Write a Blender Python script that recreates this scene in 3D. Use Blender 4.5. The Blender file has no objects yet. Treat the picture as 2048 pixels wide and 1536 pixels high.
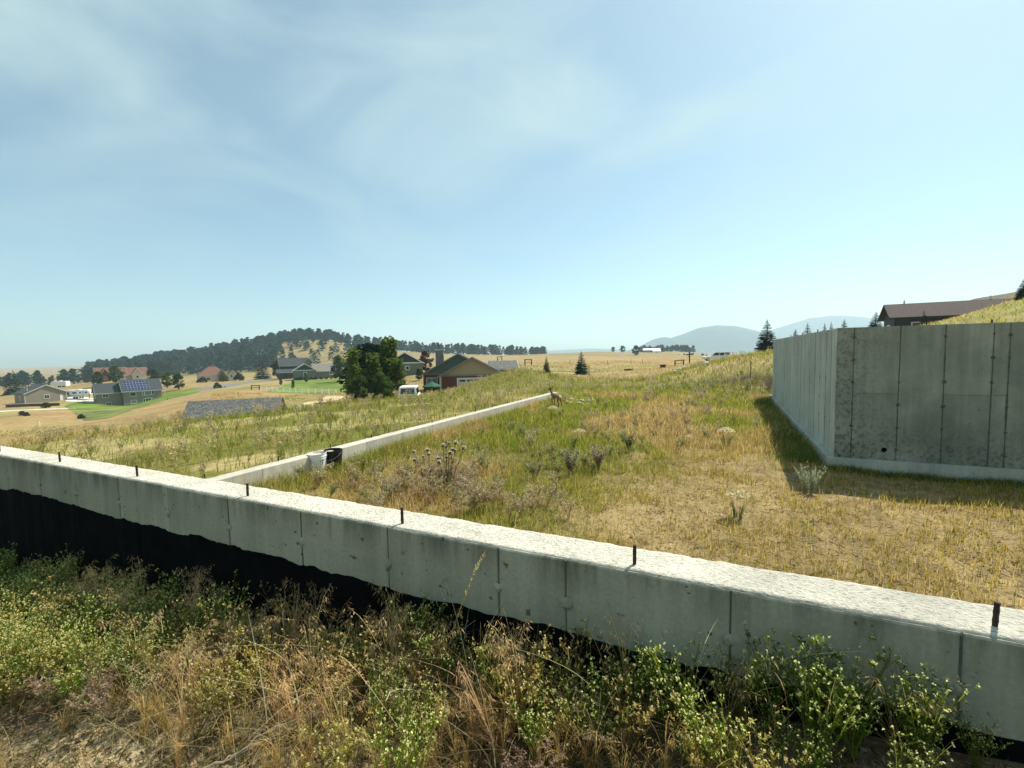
import bpy, math, random
import numpy as np
from mathutils import Matrix, Vector

random.seed(7)
rng = np.random.default_rng(11)
scene = bpy.context.scene
col = scene.collection

# ------------------------------------------------------------------ camera
# world: eye at the origin, X along the near foundation wall, Y away along the side walls, Z up (metres)
FPX = 912.25
RM = np.array([[0.90521846, -0.01164118, 0.42478704],
               [0.4245064, 0.0702563, -0.90269506],
               [-0.01933553, 0.99746104, 0.06853906]])
cam_d = bpy.data.cameras.new('camera')
cam_d.sensor_width = 36.0
cam_d.lens = FPX / 2048 * 36.0
cam_d.clip_start = 0.05
cam_d.clip_end = 30000
cam = bpy.data.objects.new('camera', cam_d)
m4 = Matrix.Identity(4)
for i in range(3):
    for j in range(3):
        m4[i][j] = RM[i, j]
cam.matrix_world = m4
col.objects.link(cam)
scene.camera = cam

# ------------------------------------------------------------------ sky and sun
SUN_AZ = math.atan2(0.88, 1.83)          # from +Y towards +X
SUN_EL = math.radians(51.9)
world = bpy.data.worlds.new('World')
scene.world = world
world.use_nodes = True
nt = world.node_tree
nt.nodes.clear()
w_out = nt.nodes.new('ShaderNodeOutputWorld')
w_bg = nt.nodes.new('ShaderNodeBackground')
w_bg.inputs['Strength'].default_value = 0.095
sky = nt.nodes.new('ShaderNodeTexSky')
sky.sky_type = 'NISHITA'
sky.sun_disc = False
sky.sun_elevation = SUN_EL
sky.sun_rotation = SUN_AZ
sky.altitude = 1200
sky.air_density = 1.0
sky.dust_density = 2.6
sky.ozone_density = 1.5
# thin smoke and cirrus veils drifting over the sky
tc = nt.nodes.new('ShaderNodeTexCoord')
mp = nt.nodes.new('ShaderNodeMapping')
mp.inputs['Rotation'].default_value = (0.0, 0.25, 0.9)
mp.inputs['Scale'].default_value = (1.0, 1.5, 3.2)
nz = nt.nodes.new('ShaderNodeTexNoise')
nz.inputs['Scale'].default_value = 1.9
nz.inputs['Detail'].default_value = 9.0
nz.inputs['Roughness'].default_value = 0.5
nz.inputs['Distortion'].default_value = 0.6
rmp = nt.nodes.new('ShaderNodeValToRGB')
rmp.color_ramp.elements[0].position = 0.40
rmp.color_ramp.elements[0].color = (0.24, 0.24, 0.24, 1)
rmp.color_ramp.elements[1].position = 0.72
rmp.color_ramp.elements[1].color = (0.85, 0.85, 0.85, 1)
veil = nt.nodes.new('ShaderNodeMixRGB')
veil.inputs['Color2'].default_value = (4.9, 5.25, 5.6, 1)
nt.links.new(tc.outputs['Generated'], mp.inputs['Vector'])
nt.links.new(mp.outputs['Vector'], nz.inputs['Vector'])
nt.links.new(nz.outputs['Fac'], rmp.inputs['Fac'])
sxy = nt.nodes.new('ShaderNodeSeparateXYZ'); nt.links.new(tc.outputs['Generated'], sxy.inputs['Vector'])
el = nt.nodes.new('ShaderNodeMapRange')                            # the veil thins towards the milky horizon
el.inputs['From Min'].default_value = 0.0; el.inputs['From Max'].default_value = 0.45
el.inputs['To Min'].default_value = 0.10; el.inputs['To Max'].default_value = 1.0
nt.links.new(sxy.outputs['Z'], el.inputs['Value'])
vf = nt.nodes.new('ShaderNodeMath'); vf.operation = 'MULTIPLY'
nt.links.new(rmp.outputs['Color'], vf.inputs[0]); nt.links.new(el.outputs['Result'], vf.inputs[1])
nt.links.new(vf.outputs['Value'], veil.inputs['Fac'])
nt.links.new(sky.outputs['Color'], veil.inputs['Color1'])
tone = nt.nodes.new('ShaderNodeMixRGB'); tone.blend_type = 'MULTIPLY'; tone.inputs['Fac'].default_value = 1.0
tone.inputs['Color2'].default_value = (0.86, 1.06, 0.99, 1)       # smoke-filtered daylight leans to cyan
nt.links.new(veil.outputs['Color'], tone.inputs['Color1'])
nt.links.new(tone.outputs['Color'], w_bg.inputs['Color'])
nt.links.new(w_bg.outputs['Background'], w_out.inputs['Surface'])

sun_d = bpy.data.lights.new('sun', 'SUN')
sun_d.energy = 5.0
sun_d.angle = math.radians(0.55)
sun_d.color = (1.0, 0.93, 0.80)
sun = bpy.data.objects.new('sun', sun_d)
sdir = Vector((math.sin(SUN_AZ) * math.cos(SUN_EL), math.cos(SUN_AZ) * math.cos(SUN_EL), math.sin(SUN_EL)))
sun.rotation_euler = sdir.to_track_quat('Z', 'Y').to_euler()
sun.location = (20, 40, 60)
col.objects.link(sun)

scene.view_settings.view_transform = 'Standard'
scene.view_settings.look = 'None'
scene.view_settings.gamma = 1.0
scene.view_settings.use_curve_mapping = False
scene.view_settings.exposure = 0.62
scene.render.engine = 'CYCLES'
scene.cycles.use_denoising = True
scene.cycles.max_bounces = 6
scene.cycles.transparent_max_bounces = 4
scene.cycles.volume_bounces = 1


# ------------------------------------------------------------------ helpers
def ray(px, py):
    return RM @ (np.array([px - 1024.0, -(py - 768.0), -FPX]) / FPX)


def F(px, py, d):
    """the place seen at that spot of the frame, d metres deep"""
    return ray(px, py) * d


def tag(o, label=None, cat=None, group=None, kind=None):
    if label: o['label'] = label
    if cat: o['category'] = cat
    if group: o['group'] = group
    if kind: o['kind'] = kind
    return o


def empty(name, loc=(0, 0, 0), rz=0.0, label=None, cat=None, group=None):
    o = bpy.data.objects.new(name, None)
    o.location = loc
    o.rotation_euler = (0, 0, rz)
    o.empty_display_size = 0.2
    col.objects.link(o)
    return tag(o, label, cat, group)


def link(name, me, parent=None, loc=None, rot=None, scale=None):
    o = bpy.data.objects.new(name, me)
    if loc is not None: o.location = loc
    if rot is not None: o.rotation_euler = rot
    if scale is not None: o.scale = scale
    o.parent = parent
    col.objects.link(o)
    return o


def np_mesh(name, V, Fq, mat=None, colors=None, smooth=False, nper=4):
    """fast mesh from arrays; Fq is (n, nper)"""
    me = bpy.data.meshes.new(name)
    V = np.ascontiguousarray(V, dtype=np.float32)
    Fq = np.ascontiguousarray(Fq, dtype=np.int32)
    nf = len(Fq)
    me.vertices.add(len(V))
    me.vertices.foreach_set('co', V.ravel())
    me.loops.add(nf * nper)
    me.loops.foreach_set('vertex_index', Fq.ravel())
    me.polygons.add(nf)
    me.polygons.foreach_set('loop_start', np.arange(0, nf * nper, nper, dtype=np.int32))
    try:
        me.polygons.foreach_set('loop_total', np.full(nf, nper, dtype=np.int32))
    except Exception:
        pass
    if smooth:
        me.polygons.foreach_set('use_smooth', np.ones(nf, dtype=bool))
    me.update(calc_edges=True)
    if colors is not None:
        a = me.color_attributes.new('Col', 'FLOAT_COLOR', 'POINT')
        c = np.ones((len(V), 4), dtype=np.float32)
        c[:, :3] = colors
        a.data.foreach_set('color', c.ravel())
    if mat: me.materials.append(mat)
    return me


class MB:
    """collects shapes, builds ONE mesh object"""
    def __init__(self):
        self.v = []; self.f = []

    def poly(self, verts, faces):
        b = len(self.v)
        self.v += [tuple(map(float, p)) for p in verts]
        self.f += [tuple(b + i for i in f) for f in faces]
        return self

    def box(self, x0, x1, y0, y1, z0, z1):
        return self.poly([(x0, y0, z0), (x1, y0, z0), (x1, y1, z0), (x0, y1, z0),
                          (x0, y0, z1), (x1, y0, z1), (x1, y1, z1), (x0, y1, z1)],
                         [(0, 3, 2, 1), (4, 5, 6, 7), (0, 1, 5, 4), (1, 2, 6, 5), (2, 3, 7, 6), (3, 0, 4, 7)])

    def slab(self, quad, t):
        """flat four-cornered slab of thickness t below the given corners"""
        q = [Vector(p) for p in quad]
        n = (q[1] - q[0]).cross(q[3] - q[0]).normalized()
        lo = [p - n * t for p in q]
        return self.poly(q + lo, [(0, 1, 2, 3), (7, 6, 5, 4), (0, 4, 5, 1), (1, 5, 6, 2), (2, 6, 7, 3), (3, 7, 4, 0)])

    def prism(self, prof, y0, y1, axis='y'):
        """profile in (x,z) extruded along y (or (y,z) along x)"""
        n = len(prof)
        if axis == 'y':
            V = [(p[0], y0, p[1]) for p in prof] + [(p[0], y1, p[1]) for p in prof]
        else:
            V = [(y0, p[0], p[1]) for p in prof] + [(y1, p[0], p[1]) for p in prof]
        Fc = [tuple(range(n)), tuple(range(2 * n - 1, n - 1, -1))]
        Fc += [(i, n + i, n + (i + 1) % n, (i + 1) % n) for i in range(n)]
        return self.poly(V, Fc)

    def tube(self, pts, rad, n=6):
        pts = [Vector(p) for p in pts]
        if not hasattr(rad, '__len__'): rad = [rad] * len(pts)
        V = []; Fc = []
        for i, p in enumerate(pts):
            d = (pts[min(i + 1, len(pts) - 1)] - pts[max(i - 1, 0)])
            d = d.normalized() if d.length > 1e-9 else Vector((0, 0, 1))
            a = d.orthogonal().normalized() if abs(d.z) < 0.95 else d.cross(Vector((0, 1, 0))).normalized()
            b = d.cross(a)
            for k in range(n):
                t = 2 * math.pi * k / n
                V.append(p + (a * math.cos(t) + b * math.sin(t)) * rad[i])
        for i in range(len(pts) - 1):
            for k in range(n):
                k2 = (k + 1) % n
                Fc.append((i * n + k, i * n + k2, (i + 1) * n + k2, (i + 1) * n + k))
        Fc.append(tuple(range(n - 1, -1, -1)))
        Fc.append(tuple(range((len(pts) - 1) * n, len(pts) * n)))
        return self.poly(V, Fc)

    def build(self, name, mat, parent=None, smooth=False, loc=None, rot=None):
        me = bpy.data.meshes.new(name)
        me.from_pydata(self.v, [], self.f)
        me.update()
        if smooth:
            me.polygons.foreach_set('use_smooth', np.ones(len(me.polygons), dtype=bool))
        if mat: me.materials.append(mat)
        return link(name, me, parent, loc, rot)


def vnoise(x, y, s=1.0, seed=0):
    """smooth value noise, 0..1"""
    x = np.asarray(x, float) * s; y = np.asarray(y, float) * s
    xi = np.floor(x).astype(np.int64); yi = np.floor(y).astype(np.int64)
    fx = x - xi; fy = y - yi
    fx = fx * fx * (3 - 2 * fx); fy = fy * fy * (3 - 2 * fy)
    def h(a, b):
        n = (a * 374761393 + b * 668265263 + seed * 1442695041) & 0x7fffffff
        n = ((n ^ (n >> 13)) * 1274126177) & 0x7fffffff
        return ((n ^ (n >> 16)) & 0xffff) / 65535.0
    return (h(xi, yi) * (1 - fx) + h(xi + 1, yi) * fx) * (1 - fy) + (h(xi, yi + 1) * (1 - fx) + h(xi + 1, yi + 1) * fx) * fy


def fbm(x, y, s=1.0, seed=0, o=4):
    t = 0; a = 0.5; tot = 0
    for k in range(o):
        t = t + a * vnoise(x, y, s * 2 ** k, seed + k * 17); tot += a; a *= 0.5
    return t / tot


def sstep(a, b, x):
    t = np.clip((np.asarray(x, float) - a) / (b - a), 0, 1)
    return t * t * (3 - 2 * t)


# ------------------------------------------------------------------ materials
def nodes_of(name):
    m = bpy.data.materials.new(name)
    m.use_nodes = True
    t = m.node_tree
    b = t.nodes['Principled BSDF']
    return m, t, b


def plain(name, c, rough=0.7, metal=0.0, vary=0.12, scale=6.0, bump=0.0, spec=0.3, objvar=0.0):
    m, t, b = nodes_of(name)
    b.inputs['Roughness'].default_value = rough
    b.inputs['Metallic'].default_value = metal
    b.inputs['Specular IOR Level'].default_value = spec
    tc = t.nodes.new('ShaderNodeTexCoord')
    n = t.nodes.new('ShaderNodeTexNoise')
    n.inputs['Scale'].default_value = scale
    n.inputs['Detail'].default_value = 6
    t.links.new(tc.outputs['Object'], n.inputs['Vector'])
    r = t.nodes.new('ShaderNodeValToRGB')
    lo = tuple(x * (1 - vary) for x in c); hi = tuple(min(1, x * (1 + vary)) for x in c)
    r.color_ramp.elements[0].position = 0.3; r.color_ramp.elements[0].color = (*lo, 1)
    r.color_ramp.elements[1].position = 0.7; r.color_ramp.elements[1].color = (*hi, 1)
    t.links.new(n.outputs['Fac'], r.inputs['Fac'])
    out = r.outputs['Color']
    if objvar:
        oi = t.nodes.new('ShaderNodeObjectInfo')
        mr = t.nodes.new('ShaderNodeMapRange')
        mr.inputs['To Min'].default_value = 1 - objvar; mr.inputs['To Max'].default_value = 1 + objvar
        hsv = t.nodes.new('ShaderNodeHueSaturation')
        t.links.new(oi.outputs['Random'], mr.inputs['Value'])
        t.links.new(mr.outputs['Result'], hsv.inputs['Value'])
        t.links.new(out, hsv.inputs['Color'])
        out = hsv.outputs['Color']
    t.links.new(out, b.inputs['Base Color'])
    if bump:
        bp = t.nodes.new('ShaderNodeBump')
        bp.inputs['Strength'].default_value = bump
        bp.inputs['Distance'].default_value = 0.02
        t.links.new(n.outputs['Fac'], bp.inputs['Height'])
        t.links.new(bp.outputs['Normal'], b.inputs['Normal'])
    return m


def foliage(name, transl=0.4, rough=0.6, spec=0.15, objvar=0.15):
    """colour comes from the plant's own colour attribute; thin leaves let light through"""
    m = bpy.data.materials.new(name)
    m.use_nodes = True
    t = m.node_tree
    b = t.nodes['Principled BSDF']
    b.inputs['Roughness'].default_value = rough
    b.inputs['Specular IOR Level'].default_value = spec
    at = t.nodes.new('ShaderNodeAttribute'); at.attribute_name = 'Col'
    oi = t.nodes.new('ShaderNodeObjectInfo')
    mr = t.nodes.new('ShaderNodeMapRange')
    mr.inputs['To Min'].default_value = 1 - objvar; mr.inputs['To Max'].default_value = 1 + objvar
    hsv = t.nodes.new('ShaderNodeHueSaturation')
    t.links.new(oi.outputs['Random'], mr.inputs['Value'])
    t.links.new(mr.outputs['Result'], hsv.inputs['Value'])
    t.links.new(at.outputs['Color'], hsv.inputs['Color'])
    tr = t.nodes.new('ShaderNodeBsdfTranslucent')
    mx = t.nodes.new('ShaderNodeMixShader')
    mx.inputs['Fac'].default_value = transl
    t.links.new(hsv.outputs['Color'], b.inputs['Base Color'])
    t.links.new(hsv.outputs['Color'], tr.inputs['Color'])
    out = t.nodes['Material Output']
    t.links.new(b.outputs['BSDF'], mx.inputs[1])
    t.links.new(tr.outputs['BSDF'], mx.inputs[2])
    t.links.new(mx.outputs['Shader'], out.inputs['Surface'])
    return m


def ground_material(name):
    m, t, b = nodes_of(name)
    b.inputs['Roughness'].default_value = 0.95
    b.inputs['Specular IOR Level'].default_value = 0.1
    at = t.nodes.new('ShaderNodeAttribute'); at.attribute_name = 'Col'
    tc = t.nodes.new('ShaderNodeTexCoord')
    # straw, clods and pebbles: three scales of mottling
    prev = at.outputs['Color']
    for sc, lo, hi, det in ((0.05, 0.78, 1.2, 10), (0.5, 0.72, 1.22, 10), (4.0, 0.70, 1.28, 8), (38.0, 0.62, 1.32, 6)):
        n = t.nodes.new('ShaderNodeTexNoise')
        n.inputs['Scale'].default_value = sc; n.inputs['Detail'].default_value = det
        n.inputs['Roughness'].default_value = 0.6
        t.links.new(tc.outputs['Object'], n.inputs['Vector'])
        mr = t.nodes.new('ShaderNodeMapRange')
        mr.inputs['From Min'].default_value = 0.3; mr.inputs['From Max'].default_value = 0.7
        mr.inputs['To Min'].default_value = lo; mr.inputs['To Max'].default_value = hi
        t.links.new(n.outputs['Fac'], mr.inputs['Value'])
        mx = t.nodes.new('ShaderNodeMixRGB'); mx.blend_type = 'MULTIPLY'; mx.inputs['Fac'].default_value = 1
        t.links.new(prev, mx.inputs['Color1']); t.links.new(mr.outputs['Result'], mx.inputs['Color2'])
        prev = mx.outputs['Color']
        last = n
    t.links.new(prev, b.inputs['Base Color'])
    bp = t.nodes.new('ShaderNodeBump')
    bp.inputs['Strength'].default_value = 0.8; bp.inputs['Distance'].default_value = 0.025
    t.links.new(last.outputs['Fac'], bp.inputs['Height'])
    t.links.new(bp.outputs['Normal'], b.inputs['Normal'])
    return m


NTOP_ = -0.832


def concrete(name, c, streak=True, rough_top=False, stain=None, ov=0.07, blotch=False):
    m, t, b = nodes_of(name)
    b.inputs['Roughness'].default_value = 0.88
    b.inputs['Specular IOR Level'].default_value = 0.2
    geo = t.nodes.new('ShaderNodeNewGeometry')
    mp = t.nodes.new('ShaderNodeMapping')
    t.links.new(geo.outputs['Position'], mp.inputs['Vector'])
    base = None
    def noise(scale, det, vec=None, rough=0.6):
        n = t.nodes.new('ShaderNodeTexNoise')
        n.inputs['Scale'].default_value = scale; n.inputs['Detail'].default_value = det
        n.inputs['Roughness'].default_value = rough
        t.links.new(vec or mp.outputs['Vector'], n.inputs['Vector'])
        return n
    def mr(sock, a, b_, lo, hi):
        x = t.nodes.new('ShaderNodeMapRange')
        x.inputs['From Min'].default_value = a; x.inputs['From Max'].default_value = b_
        x.inputs['To Min'].default_value = lo; x.inputs['To Max'].default_value = hi
        t.links.new(sock, x.inputs['Value']); return x.outputs['Result']
    def mul(a, b_):
        x = t.nodes.new('ShaderNodeMixRGB'); x.blend_type = 'MULTIPLY'; x.inputs['Fac'].default_value = 1
        if isinstance(a, tuple): x.inputs['Color1'].default_value = (*a, 1)
        else: t.links.new(a, x.inputs['Color1'])
        t.links.new(b_, x.inputs['Color2']); return x.outputs['Color']
    cl = noise(1.4, 6)
    fine = noise(60, 4)
    out = mul(c, mr(cl.outputs['Fac'], 0.3, 0.7, 0.82, 1.15))
    out = mul(out, mr(fine.outputs['Fac'], 0.25, 0.75, 0.86, 1.12))
    if streak:
        m2 = t.nodes.new('ShaderNodeMapping')
        m2.inputs['Scale'].default_value = (1, 1, 0.06)
        t.links.new(geo.outputs['Position'], m2.inputs['Vector'])
        st = noise(9, 5, m2.outputs['Vector'])
        out = mul(out, mr(st.outputs['Fac'], 0.35, 0.72, 1.05, 0.80))
        sp = noise(14, 3)
        out = mul(out, mr(sp.outputs['Fac'], 0.68, 0.78, 1.0, 0.55))
    if blotch:
        # damp clouds, honeycombing by the corner, soil splash near the foot
        b1 = noise(0.9, 8, None, 0.65); out = mul(out, mr(b1.outputs['Fac'], 0.42, 0.62, 1.06, 0.80))
        sx = t.nodes.new('ShaderNodeSeparateXYZ'); t.links.new(geo.outputs['Position'], sx.inputs['Vector'])
        b2 = noise(16, 5, None, 0.7)
        for axis_, a0, a1 in (('X', 2.75, 1.9), ('Z', -1.2, -2.05)):
            mm = t.nodes.new('ShaderNodeMath'); mm.operation = 'MULTIPLY'
            t.links.new(mr(sx.outputs[axis_], a0, a1, 0, 1), mm.inputs[0]); t.links.new(mr(b2.outputs['Fac'], 0.48, 0.62, 0, 1), mm.inputs[1])
            out = mul(out, mr(mm.outputs['Value'], 0, 1, 1.0, 0.55))
    if stain is not None:
        # rain-washed dirt running down from the arris
        sx = t.nodes.new('ShaderNodeSeparateXYZ'); t.links.new(geo.outputs['Position'], sx.inputs['Vector'])
        m3 = t.nodes.new('ShaderNodeMapping'); m3.inputs['Scale'].default_value = (1, 1, 0.12)
        t.links.new(geo.outputs['Position'], m3.inputs['Vector'])
        sn = noise(7, 6, m3.outputs['Vector'], 0.7)
        ln = t.nodes.new('ShaderNodeMath'); ln.operation = 'MULTIPLY'
        t.links.new(mr(sx.outputs['Z'], stain - 0.16, stain - 0.005, 0, 1), ln.inputs[0]); t.links.new(mr(sn.outputs['Fac'], 0.42, 0.62, 0, 1), ln.inputs[1])
        out = mul(out, mr(ln.outputs['Value'], 0, 1, 1.0, 0.38))
        pit = noise(22, 2); out = mul(out, mr(pit.outputs['Fac'], 0.70, 0.74, 1.0, 0.35))
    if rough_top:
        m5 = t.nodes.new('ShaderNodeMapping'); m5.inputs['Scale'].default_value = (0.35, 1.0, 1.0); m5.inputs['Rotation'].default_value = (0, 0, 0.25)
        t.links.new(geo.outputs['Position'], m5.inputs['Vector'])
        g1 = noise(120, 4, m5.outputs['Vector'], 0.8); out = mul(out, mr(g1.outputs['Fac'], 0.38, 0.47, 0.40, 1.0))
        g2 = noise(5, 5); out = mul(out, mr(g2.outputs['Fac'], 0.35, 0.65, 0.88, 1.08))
    oi = t.nodes.new('ShaderNodeObjectInfo')
    hs = t.nodes.new('ShaderNodeHueSaturation')
    t.links.new(mr(oi.outputs['Random'], 0, 1, 1 - ov, 1 + ov), hs.inputs['Value'])
    t.links.new(out, hs.inputs['Color'])
    t.links.new(hs.outputs['Color'], b.inputs['Base Color'])
    bp = t.nodes.new('ShaderNodeBump')
    bp.inputs['Strength'].default_value = 0.9 if rough_top else 0.5
    bp.inputs['Distance'].default_value = 0.02 if rough_top else 0.004
    bn = noise(80 if rough_top else 70, 6, None, 0.7)
    t.links.new(bn.outputs['Fac'], bp.inputs['Height'])
    t.links.new(bp.outputs['Normal'], b.inputs['Normal'])
    return m


def shingles(name, c1, c2, scale=2.2):
    m, t, b = nodes_of(name)
    b.inputs['Roughness'].default_value = 0.9
    tc = t.nodes.new('ShaderNodeTexCoord')
    br = t.nodes.new('ShaderNodeTexBrick')
    br.inputs['Scale'].default_value = scale
    br.inputs['Color1'].default_value = (*c1, 1); br.inputs['Color2'].default_value = (*c2, 1)
    br.inputs['Mortar'].default_value = (*[x * 0.55 for x in c1], 1)
    br.inputs['Mortar Size'].default_value = 0.012
    br.inputs['Brick Width'].default_value = 0.55; br.inputs['Row Height'].default_value = 0.28
    t.links.new(tc.outputs['UV'], br.inputs['Vector'])
    n = t.nodes.new('ShaderNodeTexNoise'); n.inputs['Scale'].default_value = 4.0; n.inputs['Detail'].default_value = 8
    t.links.new(tc.outputs['Object'], n.inputs['Vector'])
    mr = t.nodes.new('ShaderNodeMapRange')
    mr.inputs['From Min'].default_value = 0.3; mr.inputs['From Max'].default_value = 0.7
    mr.inputs['To Min'].default_value = 0.6; mr.inputs['To Max'].default_value = 1.5
    t.links.new(n.outputs['Fac'], mr.inputs['Value'])
    mx = t.nodes.new('ShaderNodeMixRGB'); mx.blend_type = 'MULTIPLY'; mx.inputs['Fac'].default_value = 1
    t.links.new(br.outputs['Color'], mx.inputs['Color1']); t.links.new(mr.outputs['Result'], mx.inputs['Color2'])
    t.links.new(mx.outputs['Color'], b.inputs['Base Color'])
    return m


M = {}
M['ground'] = ground_material('ground_earth')
M['leaf'] = foliage('leaves', 0.5)
M['needle'] = foliage('needles', 0.15, objvar=0.25)
M['grass'] = foliage('grass_blades', 0.62, objvar=0.0)
M['bark'] = plain('bark', (0.10, 0.07, 0.05), 0.9, bump=0.5)
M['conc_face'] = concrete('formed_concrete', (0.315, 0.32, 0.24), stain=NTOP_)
M['conc_side'] = concrete('pale_lit_concrete', (0.42, 0.44, 0.375))  # tall wall's left face: its brighter light is put into this paler tone
M['conc_face2'] = concrete('formed_concrete_shaded_weathered', (0.245, 0.265, 0.212), ov=0.09, blotch=True)  # tall wall's front face: shade painted in as a darker tone, plus stains
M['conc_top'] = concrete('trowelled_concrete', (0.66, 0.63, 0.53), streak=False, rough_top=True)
M['conc_mid'] = concrete('pale_concrete', (0.50, 0.47, 0.39))
M['seam'] = plain('seam_grout', (0.085, 0.09, 0.075), 0.95, vary=0.3, scale=20)
M['tar'] = plain('asphalt_coating', (0.004, 0.004, 0.004), 0.95, vary=0.4, scale=9, bump=0.3, spec=0.04)
M['rebar'] = plain('rusted_steel', (0.045, 0.028, 0.022), 0.75, metal=0.3, vary=0.4, scale=60, bump=0.4)
M['white'] = plain('white_paint', (0.78, 0.78, 0.76), 0.5, vary=0.04)
M['trim'] = plain('pale_trim', (0.55, 0.54, 0.50), 0.6, vary=0.05)
M['glass'] = plain('window_glass', (0.02, 0.03, 0.035), 0.08, vary=0.1, spec=0.6)
M['glass_pale'] = plain('window_glass_curtained', (0.16, 0.20, 0.18), 0.2, vary=0.1, spec=0.5)
M['taupe'] = plain('taupe_siding', (0.24, 0.215, 0.165), 0.8, vary=0.08, scale=3)
M['greybeige'] = plain('grey_siding', (0.20, 0.19, 0.155), 0.8, vary=0.08, scale=3)
M['green_siding'] = plain('green_siding', (0.14, 0.165, 0.115), 0.8, vary=0.08, scale=3)
M['dark_green'] = plain('dark_gable_siding', (0.035, 0.05, 0.045), 0.8, vary=0.1)
M['tan_siding'] = plain('tan_siding', (0.33, 0.27, 0.17), 0.8, vary=0.06)
M['redbrown'] = plain('red_brown_siding', (0.13, 0.045, 0.03), 0.8, vary=0.1)
M['cream'] = plain('cream_stucco', (0.5, 0.44, 0.34), 0.8, vary=0.05)
M['brown_wood'] = plain('weathered_wood', (0.10, 0.06, 0.035), 0.85, vary=0.2, scale=8)
M['dark_wood'] = plain('dark_timber', (0.03, 0.02, 0.016), 0.85, vary=0.2, scale=8)
M['roof_dark'] = shingles('dark_shingles', (0.028, 0.038, 0.045), (0.04, 0.05, 0.055))
M['roof_grey'] = shingles('grey_shingles', (0.17, 0.15, 0.13), (0.21, 0.19, 0.165))
M['roof_brown'] = shingles('brown_shingles', (0.13, 0.06, 0.04), (0.17, 0.085, 0.06))
M['roof_near'] = shingles('speckled_shingles', (0.05, 0.055, 0.055), (0.15, 0.15, 0.135), 4.0)
M['roof_right'] = shingles('red_brown_shingles', (0.032, 0.019, 0.015), (0.045, 0.026, 0.02))
M['stone'] = plain('stone_veneer', (0.22, 0.20, 0.17), 0.9, vary=0.4, scale=5, bump=0.5)
M['rock'] = plain('pale_rock', (0.55, 0.52, 0.44), 0.9, vary=0.2, scale=8, bump=0.6)
M['paving'] = plain('pale_paving', (0.55, 0.53, 0.48), 0.85, vary=0.08, scale=2)
M['asphalt'] = plain('asphalt', (0.16, 0.16, 0.155), 0.9, vary=0.1, scale=2)
M['lawn'] = plain('lawn_turf', (0.115, 0.165, 0.014), 0.9, vary=0.45, scale=0.16, bump=0.5)
M['lawn2'] = plain('rough_turf', (0.13, 0.15, 0.03), 0.9, vary=0.5, scale=0.2, bump=0.5)
M['dust'] = plain('dry_path', (0.50, 0.39, 0.24), 0.95, vary=0.2, scale=1.0)
M['solar'] = plain('solar_cells', (0.012, 0.02, 0.075), 0.12, vary=0.1, spec=0.7)
M['alu'] = plain('aluminium', (0.45, 0.47, 0.52), 0.35, metal=0.6, vary=0.05)
M['rubber'] = plain('rubber', (0.015, 0.015, 0.015), 0.8)
M['plastic_w'] = plain('white_plastic', (0.72, 0.73, 0.70), 0.45, vary=0.08, scale=20)
M['plastic_b'] = plain('black_plastic', (0.012, 0.012, 0.012), 0.4)
M['hide'] = foliage('deer_hide', 0.0, 0.8)
M['haze'] = None

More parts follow.
